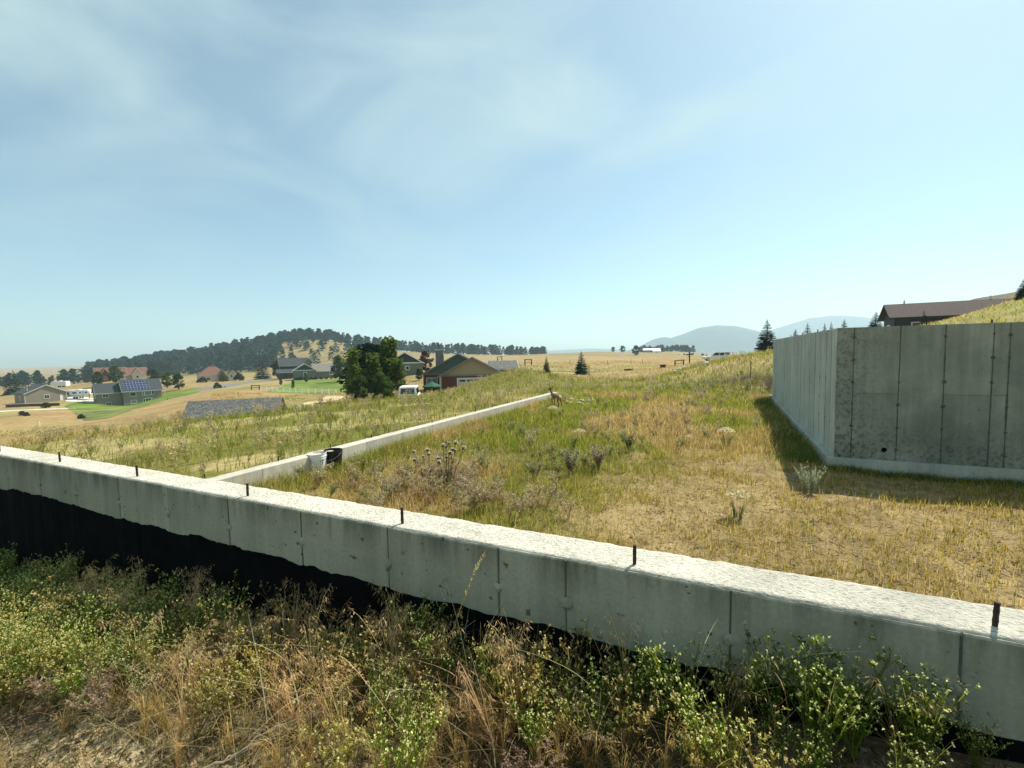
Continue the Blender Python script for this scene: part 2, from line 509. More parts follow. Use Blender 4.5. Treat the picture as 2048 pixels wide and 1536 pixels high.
# ------------------------------------------------------------------ terrain
MIDX0, MIDX1, MIDZ, MIDY1 = -7.23, -6.98, -1.84, 19.7
NY0, NY1, NTOP = 1.712, 1.916, -0.832         # near wall: front, back, top
RX, RY, RTOP, RBOT, RY1 = 1.851, 10.23, 0.338, -2.075, 22.9   # right foundation corner
FLOOR = -2.27
ctl = [  # (frame x, frame y, depth): places read off the ground, from the near slope out to the hills
    (80, 893, 14), (350, 853, 17), (580, 828, 20), (690, 808, 26), (790, 800, 27), (-300, 930, 13),
    (60, 886, 45), (150, 866, 55), (330, 840, 58), (620, 806, 60), (680, 793, 72), (470, 850, 44), (-300, 900, 50),
    (85, 812, 150), (260, 813, 164), (30, 832, 110), (160, 842, 90), (0, 802, 170), (160, 797, 168), (450, 787, 95),
    (560, 790, 112), (600, 788, 125), (680, 788, 118), (640, 759, 190), (590, 759, 195), (520, 776, 150), (440, 763, 245), (350, 776, 190),
    (245, 760, 250), (120, 775, 235), (0, 778, 300), (0, 773, 450), (150, 766, 450), (-300, 790, 300), (-300, 780, 450),
    (750, 807, 55), (820, 807, 52), (900, 790, 64), (985, 765, 66), (820, 750, 110), (890, 745, 120),
    (1000, 748, 33), (1050, 741, 34), (1095, 754, 34), (940, 768, 32), (920, 788, 27), (1000, 788, 25), (1000, 765, 52), (900, 800, 48),
    (1120, 778, 30), (1200, 768, 36), (1163, 750, 76), (1093, 746, 78), (1300, 760, 42), (1250, 739, 85), (1380, 729, 105),
    (1432, 723, 95), (1325, 735, 95), (1100, 714, 210), (1000, 722, 160), (1250, 716, 190), (1400, 715, 160), (1000, 735, 100),
    (1150, 706, 480), (1200, 703, 520), (1100, 707, 480), (1280, 705, 560), (1350, 703, 640), (1420, 711, 520), (1480, 716, 480),
    (1250, 713, 400), (1150, 712, 400), (1300, 715, 800), (1200, 716, 800),
    (1500, 714, 31), (1400, 733, 34), (1290, 764, 32), (1460, 723, 32), (1533, 708, 77), (1490, 714, 60),
    (1600, 697, 48), (1686, 684, 48), (1850, 652, 60), (1890, 664, 34), (1980, 638, 34), (2048, 610, 34), (2200, 550, 36), (1780, 664, 40),
    (2000, 591, 120), (1930, 604, 120), (1880, 640, 120), (2200, 560, 130), (1700, 690, 150), (1600, 703, 200), (1800, 690, 300),
    (200, 743, 650), (300, 728, 650), (400, 714, 650), (500, 696, 650), (580, 681, 650), (650, 679, 650), (720, 692, 650),
    (800, 702, 650), (900, 708, 650), (1000, 711, 650), (1090, 714, 650),
    (250, 760, 430), (400, 752, 430), (520, 745, 430), (640, 736, 430), (760, 722, 430), (860, 712, 430), (960, 712, 430), (1040, 712, 430),
    (640, 712, 520), (740, 712, 520), (420, 736, 520),
    (200, 745, 1100), (500, 735, 1100), (650, 730, 1100), (900, 725, 1100), (1100, 720, 1100), (1300, 716, 1500), (1600, 706, 1500), (2000, 700, 1500),
    (-600, 760, 1500), (0, 742, 1500),
]
P = [F(a, b, d) for a, b, d in ctl]
P += [np.array(p, float) for p in [
    (-7.3, 2, -1.98), (-7.3, 8, -1.98), (-7.3, 14, -1.98), (-7.3, 19.7, -2.0), (-9.6, 2.2, -2.3), (-9.5, 8, -2.12), (-9.5, 14, -2.12),
    (-13, 3, -2.75), (-4, 24, -2.3), (0, 24, -2.3), (-6, 24, -2.2)]]
for a in range(0, 360, 20):
    az = math.radians(a)
    d = np.array([math.cos(az), math.sin(az)])
    for r, z in ((2600, -26), (5400, -40)):
        P.append(np.array([d[0] * r, d[1] * r, z]))
    if 200 <= a <= 340:
        for r, z in ((3, -1.6), (12, -1.7), (60, -2.0), (500, -8)):
            P.append(np.array([d[0] * r, d[1] * r, z]))
P.append(np.array([40, 4, 1.5])); P.append(np.array([14, 6, -0.8])); P.append(np.array([200, 40, 8.0]))
P.append(np.array([-40, 4, -7.0])); P.append(np.array([-200, 10, -20.0]))
P = np.array(P)


def emb(x, y):
    r = np.hypot(x, y) + 1e-6
    return np.stack([x / r * 2.6, y / r * 2.6, np.log(r)], -1)


_E = emb(P[:, 0], P[:, 1])
_e = P[:, 2] / np.hypot(P[:, 0], P[:, 1])
_K = np.sqrt(((_E[:, None] - _E[None]) ** 2).sum(-1) + 0.02 ** 2)
_n = len(P)
_A = np.zeros((_n + 1, _n + 1)); _A[:_n, :_n] = _K + np.eye(_n) * 1e-4; _A[:_n, _n] = 1; _A[_n, :_n] = 1
_w = np.linalg.solve(_A, np.append(_e, 0))


def rbf(x, y):
    x = np.asarray(x, float); y = np.asarray(y, float)
    sh = x.shape
    x = x.ravel(); y = y.ravel()
    out = np.empty(len(x))
    for s in range(0, len(x), 20000):
        E_ = emb(x[s:s + 20000], y[s:s + 20000])
        K = np.sqrt(((E_[:, None] - _E[None]) ** 2).sum(-1) + 0.02 ** 2)
        out[s:s + 20000] = (K @ _w[:_n] + _w[_n]) * np.hypot(x[s:s + 20000], y[s:s + 20000])
    return out.reshape(sh)


def terrain_fn(x, y):
    x = np.asarray(x, float); y = np.asarray(y, float)
    far = rbf(x, y)
    r = np.hypot(x, y)
    # near side of the wall, where the camera stands
    xc = np.maximum(x, -9.5)
    near = -1.5 + 0.11 * np.minimum(xc, 4) + 0.135 * np.clip(y, -3, 1.8)
    near = near + (fbm(x, y, 2.2, 3) - 0.5) * 0.12
    # levelled building pad inside the walls
    pad = FLOOR + (fbm(x, y, 0.6, 5) - 0.5) * 0.16 + (fbm(x, y, 3.0, 8) - 0.5) * 0.05
    in_pad = (x > (MIDX0 + MIDX1) / 2) & (y > 1.8)
    k = sstep(22.6, 29, y) * (x < RX + 0.1) + (x >= RX + 0.1) * sstep(22.85, 24.5, y)
    k = np.maximum(k, sstep(9.5, 14, x))
    # ground piled against the far half of the side wall and its end
    pad = pad + 0.09 * sstep(-5.6, -6.9, x)
    z = np.where(in_pad, pad * (1 - k) + far * k, far)
    # left of the side wall the ground runs down from just below its top
    wl = sstep(60, 25, r)
    z = np.where(~in_pad, z + wl * (fbm(x, y, 0.5, 21) - 0.5) * 0.25, z)
    z = z + sstep(25, 60, r) * sstep(1500, 300, r) * (fbm(x, y, 0.08, 31) - 0.5) * 0.9
    b = (y < 1.8)
    kb = np.clip(sstep(-9.4, -14, x) + sstep(7, 14, x) + sstep(-3, -12, y), 0, 1)
    z = np.where(b, near * (1 - kb) + far * kb, z)
    return z


def axis(a, b, step, lim_lo, lim_hi, g=1.028, special=()):
    c = list(np.arange(a, b + 1e-9, step))
    s = step; v = b
    while v < lim_hi:
        s *= g if v < 900 else 1.12
        v += s; c.append(v)
    s = step; v = a
    while v > lim_lo:
        s *= g if v > -900 else 1.12
        v -= s; c.append(v)
    c = np.array(sorted(c))
    for q in special:
        c = c[np.abs(c - q) > 0.03]
    return np.array(sorted(list(c) + list(special)))


GX = axis(-10, 4, 0.14, -5500, 5500, special=(-7.16, -7.05))
GY = axis(0, 24, 0.15, -5500, 5500, special=(1.76, 1.86))
XX, YY = np.meshgrid(GX, GY, indexing='ij')
ZZ = terrain_fn(XX, YY)
# inside the right-hand foundation: the dug cellar
cell = (XX > RX + 0.1) & (YY > RY + 0.1) & (YY < RY1 - 0.1) & (XX < 12)
ZZ = np.where(cell, -2.2, ZZ)


def gz(x, y):
    """height of the ground sheet"""
    x = np.asarray(x, float); y = np.asarray(y, float)
    i = np.clip(np.searchsorted(GX, x) - 1, 0, len(GX) - 2)
    j = np.clip(np.searchsorted(GY, y) - 1, 0, len(GY) - 2)
    u = (x - GX[i]) / (GX[i + 1] - GX[i]); v = (y - GY[j]) / (GY[j + 1] - GY[j])
    return (ZZ[i, j] * (1 - u) * (1 - v) + ZZ[i + 1, j] * u * (1 - v) + ZZ[i, j + 1] * (1 - u) * v + ZZ[i + 1, j + 1] * u * v)


def frame_xy(x, y, z):
    c = np.stack([x, y, z], -1) @ RM
    return 1024 - FPX * c[..., 0] / c[..., 2], 768 + FPX * c[..., 1] / c[..., 2], -c[..., 2]


SOIL = np.array([0.29, 0.215, 0.10]); DRY = np.array([0.31, 0.215, 0.095]); OLIVE = np.array([0.15, 0.145, 0.035])
STRAW = np.array([0.36, 0.29, 0.135]); BANK = np.array([0.07, 0.048, 0.03]); HILL = np.array([0.25, 0.18, 0.082])


def mixc(a, b, k):
    return a * (1 - k[..., None]) + b * k[..., None]


R_ = np.hypot(XX, YY)
n1 = fbm(XX, YY, 0.35, 41); n2 = fbm(XX, YY, 0.045, 43); n3 = fbm(XX, YY, 0.012, 47)
C = np.zeros(XX.shape + (3,)) + DRY
C = mixc(C, HILL + 0 * C, sstep(150, 420, R_))
C = mixc(C, np.array([0.25, 0.22, 0.08]) + 0 * C, sstep(0.52, 0.68, n2) * 0.8 * sstep(1500, 500, R_))
C = mixc(C, np.array([0.30, 0.24, 0.12]) + 0 * C, sstep(0.5, 0.62, n3) * 0.6)
slope_k = sstep(34, 22, R_) * ((XX < -7.1) | (YY > 20))
C = mixc(C, OLIVE + 0 * C, slope_k)
C = mixc(C, STRAW + 0 * C, slope_k * sstep(0.5, 0.62, n1) * 0.8)
mnd = np.exp(-(((XX + 12) / 8) ** 2 + ((YY - 30) / 7) ** 2))
C = mixc(C, OLIVE + 0 * C, np.clip(mnd * 1.4, 0, 1))
padk = ((XX > -7.1) & (YY > 1.8) & (YY < 24)).astype(float)
C = mixc(C, SOIL + 0 * C, padk)
C = mixc(C, OLIVE * 1.1 + 0 * C, padk * np.clip(sstep(-1.0, -4.5, XX + (n1 - .5) * 5) + sstep(9, 15, YY + (n1 - .5) * 5), 0, 1) * 0.75)
bk = np.exp(-(((XX - 0.6) / 1.9) ** 2 + ((YY - 26.6) / 2.2) ** 2))
C = mixc(C, BANK + 0 * C, np.clip(bk * 1.7, 0, 1))
C = mixc(C, np.array([0.105, 0.072, 0.038]) + 0 * C, (YY < 1.8) * sstep(14, 10, R_))  # dark litter soil, deepened to paint in the shade among the weeds
C = mixc(C, np.array([0.40, 0.31, 0.18]) + 0 * C, (YY < 1.8) * np.clip(sstep(0.45, 0.62, fbm(XX, YY, 2.0, 91)) * .35 + np.exp(-(((XX + 2.1) / 1.0) ** 2 + ((YY - .7) / .4) ** 2)) * 1.2 * sstep(.35, .6, fbm(XX, YY, 4.0, 93)), 0, 1))
kn = sstep(10, 22, XX) * sstep(20, 26, YY) * sstep(90, 60, R_)
C = mixc(C, np.array([0.24, 0.22, 0.06]) + 0 * C, kn)
C = mixc(C, np.array([0.12, 0.105, 0.075]) + 0 * C, sstep(80, 100, YY) * sstep(30, 60, XX) * sstep(400, 250, R_))
# the pine hill's own soil
nx, ny = len(GX), len(GY)
idx = np.arange(nx * ny).reshape(nx, ny)
quads = np.stack([idx[:-1, :-1], idx[1:, :-1], idx[1:, 1:], idx[:-1, 1:]], -1).reshape(-1, 4)
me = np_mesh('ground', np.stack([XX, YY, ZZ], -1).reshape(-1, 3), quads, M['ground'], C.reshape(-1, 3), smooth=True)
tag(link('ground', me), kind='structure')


def sheet(name, rows, mat, lift=0.05, n=90, kind='structure', m=70):
    """a strip of turf, road or paving laid on the ground: rows of (left, right) frame places"""
    L = np.array([F(*a)[:2] for a, b in rows]); Rr = np.array([F(*b)[:2] for a, b in rows])
    t = np.linspace(0, len(rows) - 1, n)
    l = np.stack([np.interp(t, range(len(rows)), L[:, k]) for k in (0, 1)], -1)
    r = np.stack([np.interp(t, range(len(rows)), Rr[:, k]) for k in (0, 1)], -1)
    u = np.linspace(0, 1, m)
    p = l[:, None] * (1 - u)[None, :, None] + r[:, None] * u[None, :, None]
    w = np.hypot(*(r - l).T)[:, None] * 0.12
    p = p + (np.stack([fbm(p[..., 0], p[..., 1], 0.15, 5), fbm(p[..., 0], p[..., 1], 0.15, 9)], -1) - 0.5) * w[..., None]
    z = gz(p[..., 0], p[..., 1]) + lift
    V = np.concatenate([p, z[..., None]], -1).reshape(-1, 3)
    ii = np.arange(n * m).reshape(n, m)
    q = np.stack([ii[:-1, :-1], ii[:-1, 1:], ii[1:, 1:], ii[1:, :-1]], -1).reshape(-1, 4)
    return tag(link(name, np_mesh(name, V, q, mat, smooth=True)), kind=kind)


# lawns, roads and paving in the valley (near edge first)
sheet('lawn', [((140, 830, 132), (300, 818, 140)), ((135, 818, 150), (345, 806, 150)), ((150, 810, 163), (400, 795, 165)), ((180, 805, 172), (400, 786, 185))], M['lawn'], 0.06)
sheet('rough_turf', [((165, 852, 92), (215, 858, 88)), ((150, 836, 112), (300, 826, 120)), ((145, 830, 130), (330, 815, 138))], M['lawn2'], 0.06)
sheet('lawn', [((530, 786, 128), (690, 790, 118)), ((545, 778, 142), (700, 778, 135)), ((575, 768, 165), (700, 766, 160)), ((592, 761, 192), (700, 759, 186))], M['lawn'], 0.06)
sheet('road', [((385, 779, 178), (395, 782, 172)), ((440, 772, 195), (470, 775, 180)), ((520, 762, 215), (540, 766, 200)), ((560, 757, 225), (590, 760, 205))], M['asphalt'], 0.06)
sheet('driveway', [((-80, 822, 138), (-80, 827, 134)), ((60, 817, 141), (60, 819, 138)), ((150, 812, 143), (150, 815, 140))], M['paving'], 0.06)
sheet('driveway', [((128, 806, 160), (192, 804, 160)), ((132, 799, 172), (192, 798, 172))], M['paving'], 0.06)
sheet('dirt_path', [((575, 826, 48), (592, 826, 46)), ((610, 812, 62), (640, 810, 58)), ((660, 796, 76), (692, 794, 72))], M['dust'], 0.06)
sheet('road', [((990, 742, 92), (990, 748, 84)), ((1090, 744, 86), (1100, 747, 80)), ((1200, 745, 86), (1200, 748, 80))], M['asphalt'], 0.06)


# ------------------------------------------------------------------ far mountains
def mountain(name, prof, d, depth, seed, c):
    xs = np.array([p[0] for p in prof], float); ys = np.array([p[1] for p in prof], float)
    px = np.linspace(xs[0], xs[-1], 140)
    py = np.interp(px, xs, ys)
    V = []; n = 26
    for i, (a, b) in enumerate(zip(px, py)):
        top = F(a, b, d)
        base = np.array([top[0], top[1], -60.0])
        back = np.array([-0.425, 0.903, 0]) * depth
        h = top[2] + 60
        for k in range(n):
            t = k / (n - 1)
            s = 1 - abs(2 * t - 1)
            q = base + back * (t - 0.5)
            w = s * s * (3 - 2 * s)
            rough = (fbm(np.array(q[0]), np.array(q[1]), 0.004, seed) - 0.5) * 0.35 * (1 - w) * s * 2
            V.append((q[0], q[1], -60 + h * np.clip(w + rough, 0, 1.0)))
    ii = np.arange(140 * n).reshape(140, n)
    q = np.stack([ii[:-1, :-1], ii[1:, :-1], ii[1:, 1:], ii[:-1, 1:]], -1).reshape(-1, 4)
    m_ = plain(name + '_cover', c, 0.95, vary=0.3, scale=0.01)
    return tag(link(name, np_mesh(name, np.array(V), q, m_, smooth=True)), kind='structure')


mountain('mountain', [(1180, 716), (1250, 704), (1290, 690), (1310, 678), (1327, 674), (1340, 677), (1370, 667), (1400, 655), (1430, 650.5), (1465, 652), (1500, 660), (1540, 672), (1620, 694), (1700, 702)], 3400, 1500, 3, (0.03, 0.055, 0.06))
mountain('mountain', [(1420, 700), (1500, 672), (1560, 655), (1620, 636), (1660, 631), (1700, 632), (1740, 636), (1800, 648), (1900, 668), (2000, 690)], 4500, 1500, 6, (0.03, 0.055, 0.06))
mountain('mountain', [(1000, 712), (1060, 704), (1120, 700), (1180, 697), (1240, 699), (1320, 706)], 4900, 1100, 9, (0.03, 0.055, 0.06))

# ------------------------------------------------------------------ smoky air
hm = bpy.data.materials.new('smoky_air')
hm.use_nodes = True
ht = hm.node_tree
ht.nodes.clear()
ho = ht.nodes.new('ShaderNodeOutputMaterial')
hv = ht.nodes.new('ShaderNodeVolumePrincipled')
hv.inputs['Color'].default_value = (0.64, 0.86, 1.0, 1)
hv.inputs['Density'].default_value = 0.00021
hv.inputs['Anisotropy'].default_value = 0.25
ht.links.new(hv.outputs['Volume'], ho.inputs['Volume'])
hb = MB().box(-5650, 5650, -5650, 5650, -110, 350).build('haze', hm)
tag(hb, 'pale smoky haze filling the whole valley', None, None, 'stuff')

# ------------------------------------------------------------------ concrete walls
def jag_box_top(x0, x1, y0, y1, z0, z1, step, jit, rough, seed):
    """wall core with a rough screeded top and uneven arrises, one mesh"""
    nxs = max(2, int((x1 - x0) / step)); nys = max(4, int((y1 - y0) / step))
    xs = np.linspace(x0, x1, nxs); ys = np.linspace(y0, y1, nys)
    X, Y = np.meshgrid(xs, ys, indexing='ij')
    Z = z1 + (fbm(X, Y, 26, seed, 3) - 0.5) * rough + (fbm(X, Y, 3, seed + 3) - 0.5) * rough * 0.25
    edge = np.zeros_like(Y)
    j0 = (fbm(xs, xs * 0, 14, seed + 5, 5) - 0.5) * jit; j1 = (fbm(xs, xs * 0 + 9, 14, seed + 6, 5) - 0.5) * jit
    Y[:, 0] += j0; Y[:, -1] += j1
    Z[:, 0] -= np.abs(fbm(xs, xs * 0 + 3, 18, seed + 7) - 0.4) * jit * 1.2 + 0.002
    Z[:, -1] -= np.abs(fbm(xs, xs * 0 + 4, 18, seed + 8) - 0.4) * jit * 1.2 + 0.002
    V = np.stack([X, Y, Z], -1).reshape(-1, 3)
    ii = np.arange(nxs * nys).reshape(nxs, nys)
    q = [np.stack([ii[:-1, :-1], ii[1:, :-1], ii[1:, 1:], ii[:-1, 1:]], -1).reshape(-1, 4)]
    nb = len(V)
    bf = np.stack([xs, np.full(nxs, y0), np.full(nxs, z0)], -1); bb = np.stack([xs, np.full(nxs, y1), np.full(nxs, z0)], -1)
    V = np.concatenate([V, bf, bb])
    a = ii[:, 0]; b = ii[:, -1]; fa = nb + np.arange(nxs); fb = nb + nxs + np.arange(nxs)
    q.append(np.stack([fa[:-1], fa[1:], a[1:], a[:-1]], -1))
    q.append(np.stack([b[:-1], b[1:], fb[1:], fb[:-1]], -1))
    q.append(np.stack([fa[:-1], fb[:-1], fb[1:], fa[1:]], -1))
    for e in (0, -1):
        q.append(np.array([[fa[e], ii[e, k], ii[e, k + 1], fb[e]] if k == nys // 2 else [fa[e], ii[e, k], ii[e, k + 1], ii[e, k + 1] if False else ii[e, k]] for k in range(0)]).reshape(-1, 4))
        q.append(np.array([[fa[e], ii[e, 0], ii[e, -1], fb[e]]]))
    return V, np.concatenate([x for x in q if len(x)]).astype(int)


def panel_mesh(name, u0, u1, z0, z1, origin, udir, nrm, thick, mat, jit=0.003, n=10, seed=0):
    """one formwork panel: a thin slab with a softened, slightly uneven outline standing proud of the core"""
    udir = np.array(udir, float); nrm = np.array(nrm, float); origin = np.array(origin, float)
    r_ = np.random.default_rng(seed)
    us = np.linspace(u0, u1, 3); zs = np.linspace(z0, z1, n)
    ring_o = [(u, z0) for u in us] + [(u1, z) for z in zs[1:]] + [(u, z1) for u in us[::-1][1:]] + [(u0, z) for z in zs[::-1][1:-1]]
    ro = np.array(ring_o) + r_.normal(0, jit, (len(ring_o), 2)) * 0.5
    cu, cz = (u0 + u1) / 2, (z0 + z1) / 2
    inset = 0.006
    ri = ro - np.sign(ro - [cu, cz]) * np.minimum(np.abs(ro - [cu, cz]), inset)
    def w(p, d): return origin + udir * p[0] + np.array([0, 0, 1.0]) * p[1] + nrm * d
    k = len(ro)
    V = [w(p, 0) for p in ro] + [w(p, thick * 0.7) for p in ro] + [w(p, thick) for p in ri]
    Fc = [(i, (i + 1) % k, k + (i + 1) % k, k + i) for i in range(k)] + [(k + i, k + (i + 1) % k, 2 * k + (i + 1) % k, 2 * k + i) for i in range(k)]
    Fc.append(tuple(range(2 * k, 3 * k)))
    if np.dot(np.cross(udir, [0, 0, 1]), nrm) < 0:
        Fc = [f[::-1] for f in Fc]
    me = bpy.data.meshes.new(name); me.from_pydata([tuple(v) for v in V], [], Fc); me.update(); me.materials.append(mat)
    return me


def blob(name, c, r, nrm, mat, parent, seed, squash=0.35):
    """a tie boss: lump of grout left round a form tie"""
    r_ = np.random.default_rng(seed)
    V = []; Fc = []
    nrm = Vector(nrm); a = nrm.orthogonal().normalized(); b = nrm.cross(a)
    rings = [(1.0, 0.0), (0.8, 0.6), (0.4, 0.95)]
    k = 9
    for (rr, h) in rings:
        for i in range(k):
            t = 2 * math.pi * i / k
            q = r * rr * (1 + r_.uniform(-0.42, 0.42))
            V.append(Vector(c) + a * math.cos(t) * q + b * math.sin(t) * q + nrm * r * squash * h * (1 + r_.uniform(-.3, .3)))
    V.append(Vector(c) + nrm * r * squash)
    for j in range(2):
        for i in range(k):
            Fc.append((j * k + i, j * k + (i + 1) % k, (j + 1) * k + (i + 1) % k, (j + 1) * k + i))
    for i in range(k): Fc.append((2 * k + i, 2 * k + (i + 1) % k, 3 * k))
    mb = MB(); mb.poly(V, Fc)
    return mb.build(name, mat, parent, smooth=True)


def rebar(parent, x, y, z, h, r=0.0075, lean=(0.0, 0.0)):
    mb = MB()
    n = max(5, int(h / 0.012))
    pts = [(x + lean[0] * i / n, y + lean[1] * i / n, z - 0.01 + (h + 0.01) * i / n) for i in range(n + 1)]
    mb.tube(pts, [r * (1.0 if i % 2 else 1.14) for i in range(n + 1)], 7)
    return mb.build('rebar', M['rebar'], parent)


S = 0.832
# --- the long low wall across the foreground
nw = empty('foundation_wall', (0, 0, 0), 0, 'long low concrete foundation wall crossing the foreground, with bright rough top and black tarred base', 'wall')
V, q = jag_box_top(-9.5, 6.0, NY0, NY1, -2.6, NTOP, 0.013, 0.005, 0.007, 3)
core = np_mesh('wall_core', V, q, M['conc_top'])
link('wall_core', core, nw)
seams = [-6.194 - 0.733 * 5, -6.194 - 0.733 * 4, -6.194 - 0.733 * 3, -6.194 - 0.733 * 2, -6.194 - 0.733, -6.194, -5.473, -4.731, -4.0, -3.257, -2.512, -1.791, -1.061, -0.696, 0.028, 0.757, 1.49, 2.22, 2.95, 3.68, 4.4, 5.13, 5.86, 6.59]
seams = [s * S for s in seams]
seams = [-9.5] + [s for s in seams if -9.3 < s < 5.8] + [6.0]
for i in range(len(seams) - 1):
    a, b = seams[i], seams[i + 1]
    # split each panel's top edge finely so that the arris reads as worn
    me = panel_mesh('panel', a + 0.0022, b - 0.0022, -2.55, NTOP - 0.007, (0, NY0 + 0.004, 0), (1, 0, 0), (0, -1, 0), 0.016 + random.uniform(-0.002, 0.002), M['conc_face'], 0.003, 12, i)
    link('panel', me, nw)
for i, s in enumerate(seams[1:-1]):
    MB().box(s - 0.003, s + 0.003, NY0 - 0.0095 + (i % 3) * 0.001, NY0 - 0.002, -2.5, NTOP - 0.014).build('seam', M['seam'], nw)
    blob('tie_boss', (s + random.uniform(-.004, .004), NY0 - 0.010, -1.018 + random.uniform(-.01, .01)), random.uniform(0.017, 0.03), (0, -1, 0), M['conc_face'], nw, i, 0.5)
    for _ in range(random.randint(1, 4)):
        blob('spall', (s + random.gauss(0, .045), NY0 - 0.0118, -1.02 + random.gauss(0, .05)), random.uniform(0.003, 0.008), (0, -1, 0), M['seam'], nw, i * 5 + _, 0.15)
# black damp-proof coating with a brushed upper edge, a sheet 4 mm proud of the panels
xs = np.arange(-9.48, 5.98, 0.02)
top = -1.135 + (fbm(xs, xs * 0, 1.3, 61) - 0.5) * 0.05 + (fbm(xs, xs * 0, 9, 62) - 0.5) * 0.03 + (fbm(xs, xs * 0, 30, 66) - 0.5) * 0.012 + (vnoise(xs, xs * 0, 2.1, 64) > 0.72) * 0.012
yy = NY0 - 0.0185
V = np.concatenate([np.stack([xs, xs * 0 + yy, xs * 0 - 2.5], -1), np.stack([xs, xs * 0 + yy, top], -1),
                    np.stack([xs, xs * 0 + NY0 - 0.008, top + 0.002], -1)])
k = len(xs); a = np.arange(k - 1)
q = np.concatenate([np.stack([a, a + 1, k + a + 1, k + a], -1), np.stack([k + a, k + a + 1, 2 * k + a + 1, 2 * k + a], -1)])
link('tar_coating', np_mesh('tar_coating', V, q, M['tar']), nw)
for x in (-7.4, -5.996, -4.584, -3.131, -1.731, -0.378, 0.871, 2.1, 3.5):
    rebar(nw, x * S, NY0 + 0.055 + random.uniform(-.01, .01), NTOP, 0.078 + random.uniform(-.004, .006), 0.0068, (random.uniform(-.003, .003), 0))
# grout pads at the foot of some bars
for x in (-0.378, 0.871):
    blob('grout_pad', (x * S, NY0 + 0.05, NTOP - 0.002), 0.03, (0, 0, 1), M['conc_mid'], nw, 77, 0.12)

# --- the side wall running away on the left
mw = empty('foundation_wall', (0, 0, 0), 0, 'narrow concrete kerb-like wall running away through the grass behind the bucket', 'wall')
V, q = jag_box_top(-19.7, -NY1 - 0.004, MIDX0 + 0.0, MIDX1, -2.9, MIDZ, 0.035, 0.014, 0.012, 13)
# built along X, turned to run along Y
V2 = np.stack([V[:, 1], -V[:, 0], V[:, 2]], -1)
link('wall_core', np_mesh('wall_core', V2, q[:, ::-1], M['conc_mid']), mw)
y = 2.55; i = 0
prev = NY1 + 0.006
while y < 19.6:
    link('panel', panel_mesh('panel', prev + 0.002, min(y, 19.69) - 0.002, -2.85, MIDZ - 0.008, (MIDX1 - 0.002, 0, 0), (0, 1, 0), (1, 0, 0), 0.012, M['conc_mid'], 0.003, 8, 100 + i), mw)
    prev = y; y += 1.22; i += 1
link('panel', panel_mesh('panel', prev + 0.002, 19.68, -2.85, MIDZ - 0.008, (MIDX1 - 0.002, 0, 0), (0, 1, 0), (1, 0, 0), 0.012, M['conc_mid'], 0.003, 8, 199), mw)
for k in range(13):
    rebar(mw, MIDX0 + 0.06 + random.uniform(-.01, .01), 2.33 * 1.84 + (k - 0) * 1.17 + (0.0 if k else -0.1), MIDZ, 0.085, 0.009)

# --- the tall foundation on the right
tw = empty('foundation_corner', (0, 0, 0), 0, 'tall grey concrete foundation corner on the right with form seams', 'wall')
WX1 = 8.5
core = MB()
core.poly([(RX + 0.012, RY + 0.012, RBOT), (WX1, RY + 0.012, RBOT), (WX1, RY + 0.21, RBOT), (RX + 0.21, RY + 0.21, RBOT), (RX + 0.21, RY1, RBOT), (RX + 0.012, RY1, RBOT),
           (RX + 0.012, RY + 0.012, RTOP), (WX1, RY + 0.012, RTOP), (WX1, RY + 0.21, RTOP), (RX + 0.21, RY + 0.21, RTOP), (RX + 0.21, RY1, RTOP), (RX + 0.012, RY1, RTOP)],
          [(0, 1, 7, 6), (1, 2, 8, 7), (2, 3, 9, 8), (3, 4, 10, 9), (4, 5, 11, 10), (5, 0, 6, 11), (6, 7, 8, 9), (6, 9, 10, 11), (3, 2, 1, 0), (5, 4, 3, 0)])
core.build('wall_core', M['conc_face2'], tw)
fs = [RX, 2.111, 2.777, 3.388, 3.998, 4.195, 4.80, 5.41, 6.02, 6.63, 7.24, 7.85, WX1]
ties = [0.15, -0.245, -0.65, -1.06, -1.47, -1.86]
HL = -0.866


def tall_panels(lst, org, ud, nr, split, sd):
    for i in range(len(lst) - 1):
        a, b = lst[i] + 0.0035, lst[i + 1] - 0.0035
        if i == 0 and ud[0]: a = lst[0]
        cuts = [RBOT + 0.002, RTOP - 0.003]
        if i in split: cuts = [RBOT + 0.002, HL, RTOP - 0.003]
        for c0, c1 in zip(cuts[:-1], cuts[1:]):
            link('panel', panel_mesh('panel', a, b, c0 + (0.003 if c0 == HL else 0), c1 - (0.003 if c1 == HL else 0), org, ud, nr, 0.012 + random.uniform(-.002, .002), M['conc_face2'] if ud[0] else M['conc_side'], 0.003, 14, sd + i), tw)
        # grout filling of the joint and tie marks
        if i:
            s = lst[i]
            mb = MB()
            o = np.array(org); u = np.array(ud); n_ = np.array(nr)
            zz = np.linspace(RBOT + 0.01, RTOP - 0.01, 40)
            w_ = 0.002 + 0.015 * fbm(zz, zz * 0 + i, 3, sd) * (0.4 + vnoise(zz, zz * 0 + i * 3.3, 1.1, sd))
            pl = [o + u * (s - w) + n_ * 0.0135 + np.array([0, 0, z]) for z, w in zip(zz, w_)]
            pr = [o + u * (s + w * 0.8) + n_ * 0.0135 + np.array([0, 0, z]) for z, w in zip(zz, w_)]
            kk = len(zz)
            fc = [(j, kk + j, kk + j + 1, j + 1) for j in range(kk - 1)]
            if np.dot(np.cross(u, [0, 0, 1]), n_) < 0: fc = [f[::-1] for f in fc]
            mb.poly(pl + pr, fc)
            mb.build('seam', M['seam'], tw)
            for z in ties:
                c = o + u * s + n_ * 0.012 + np.array([0, 0, z + random.uniform(-.012, .012)])
                blob('tie_boss', tuple(c), random.uniform(0.012, 0.034), tuple(nr), M['seam'], tw, sd + i * 7 + int(z * 100) % 50, 0.15)


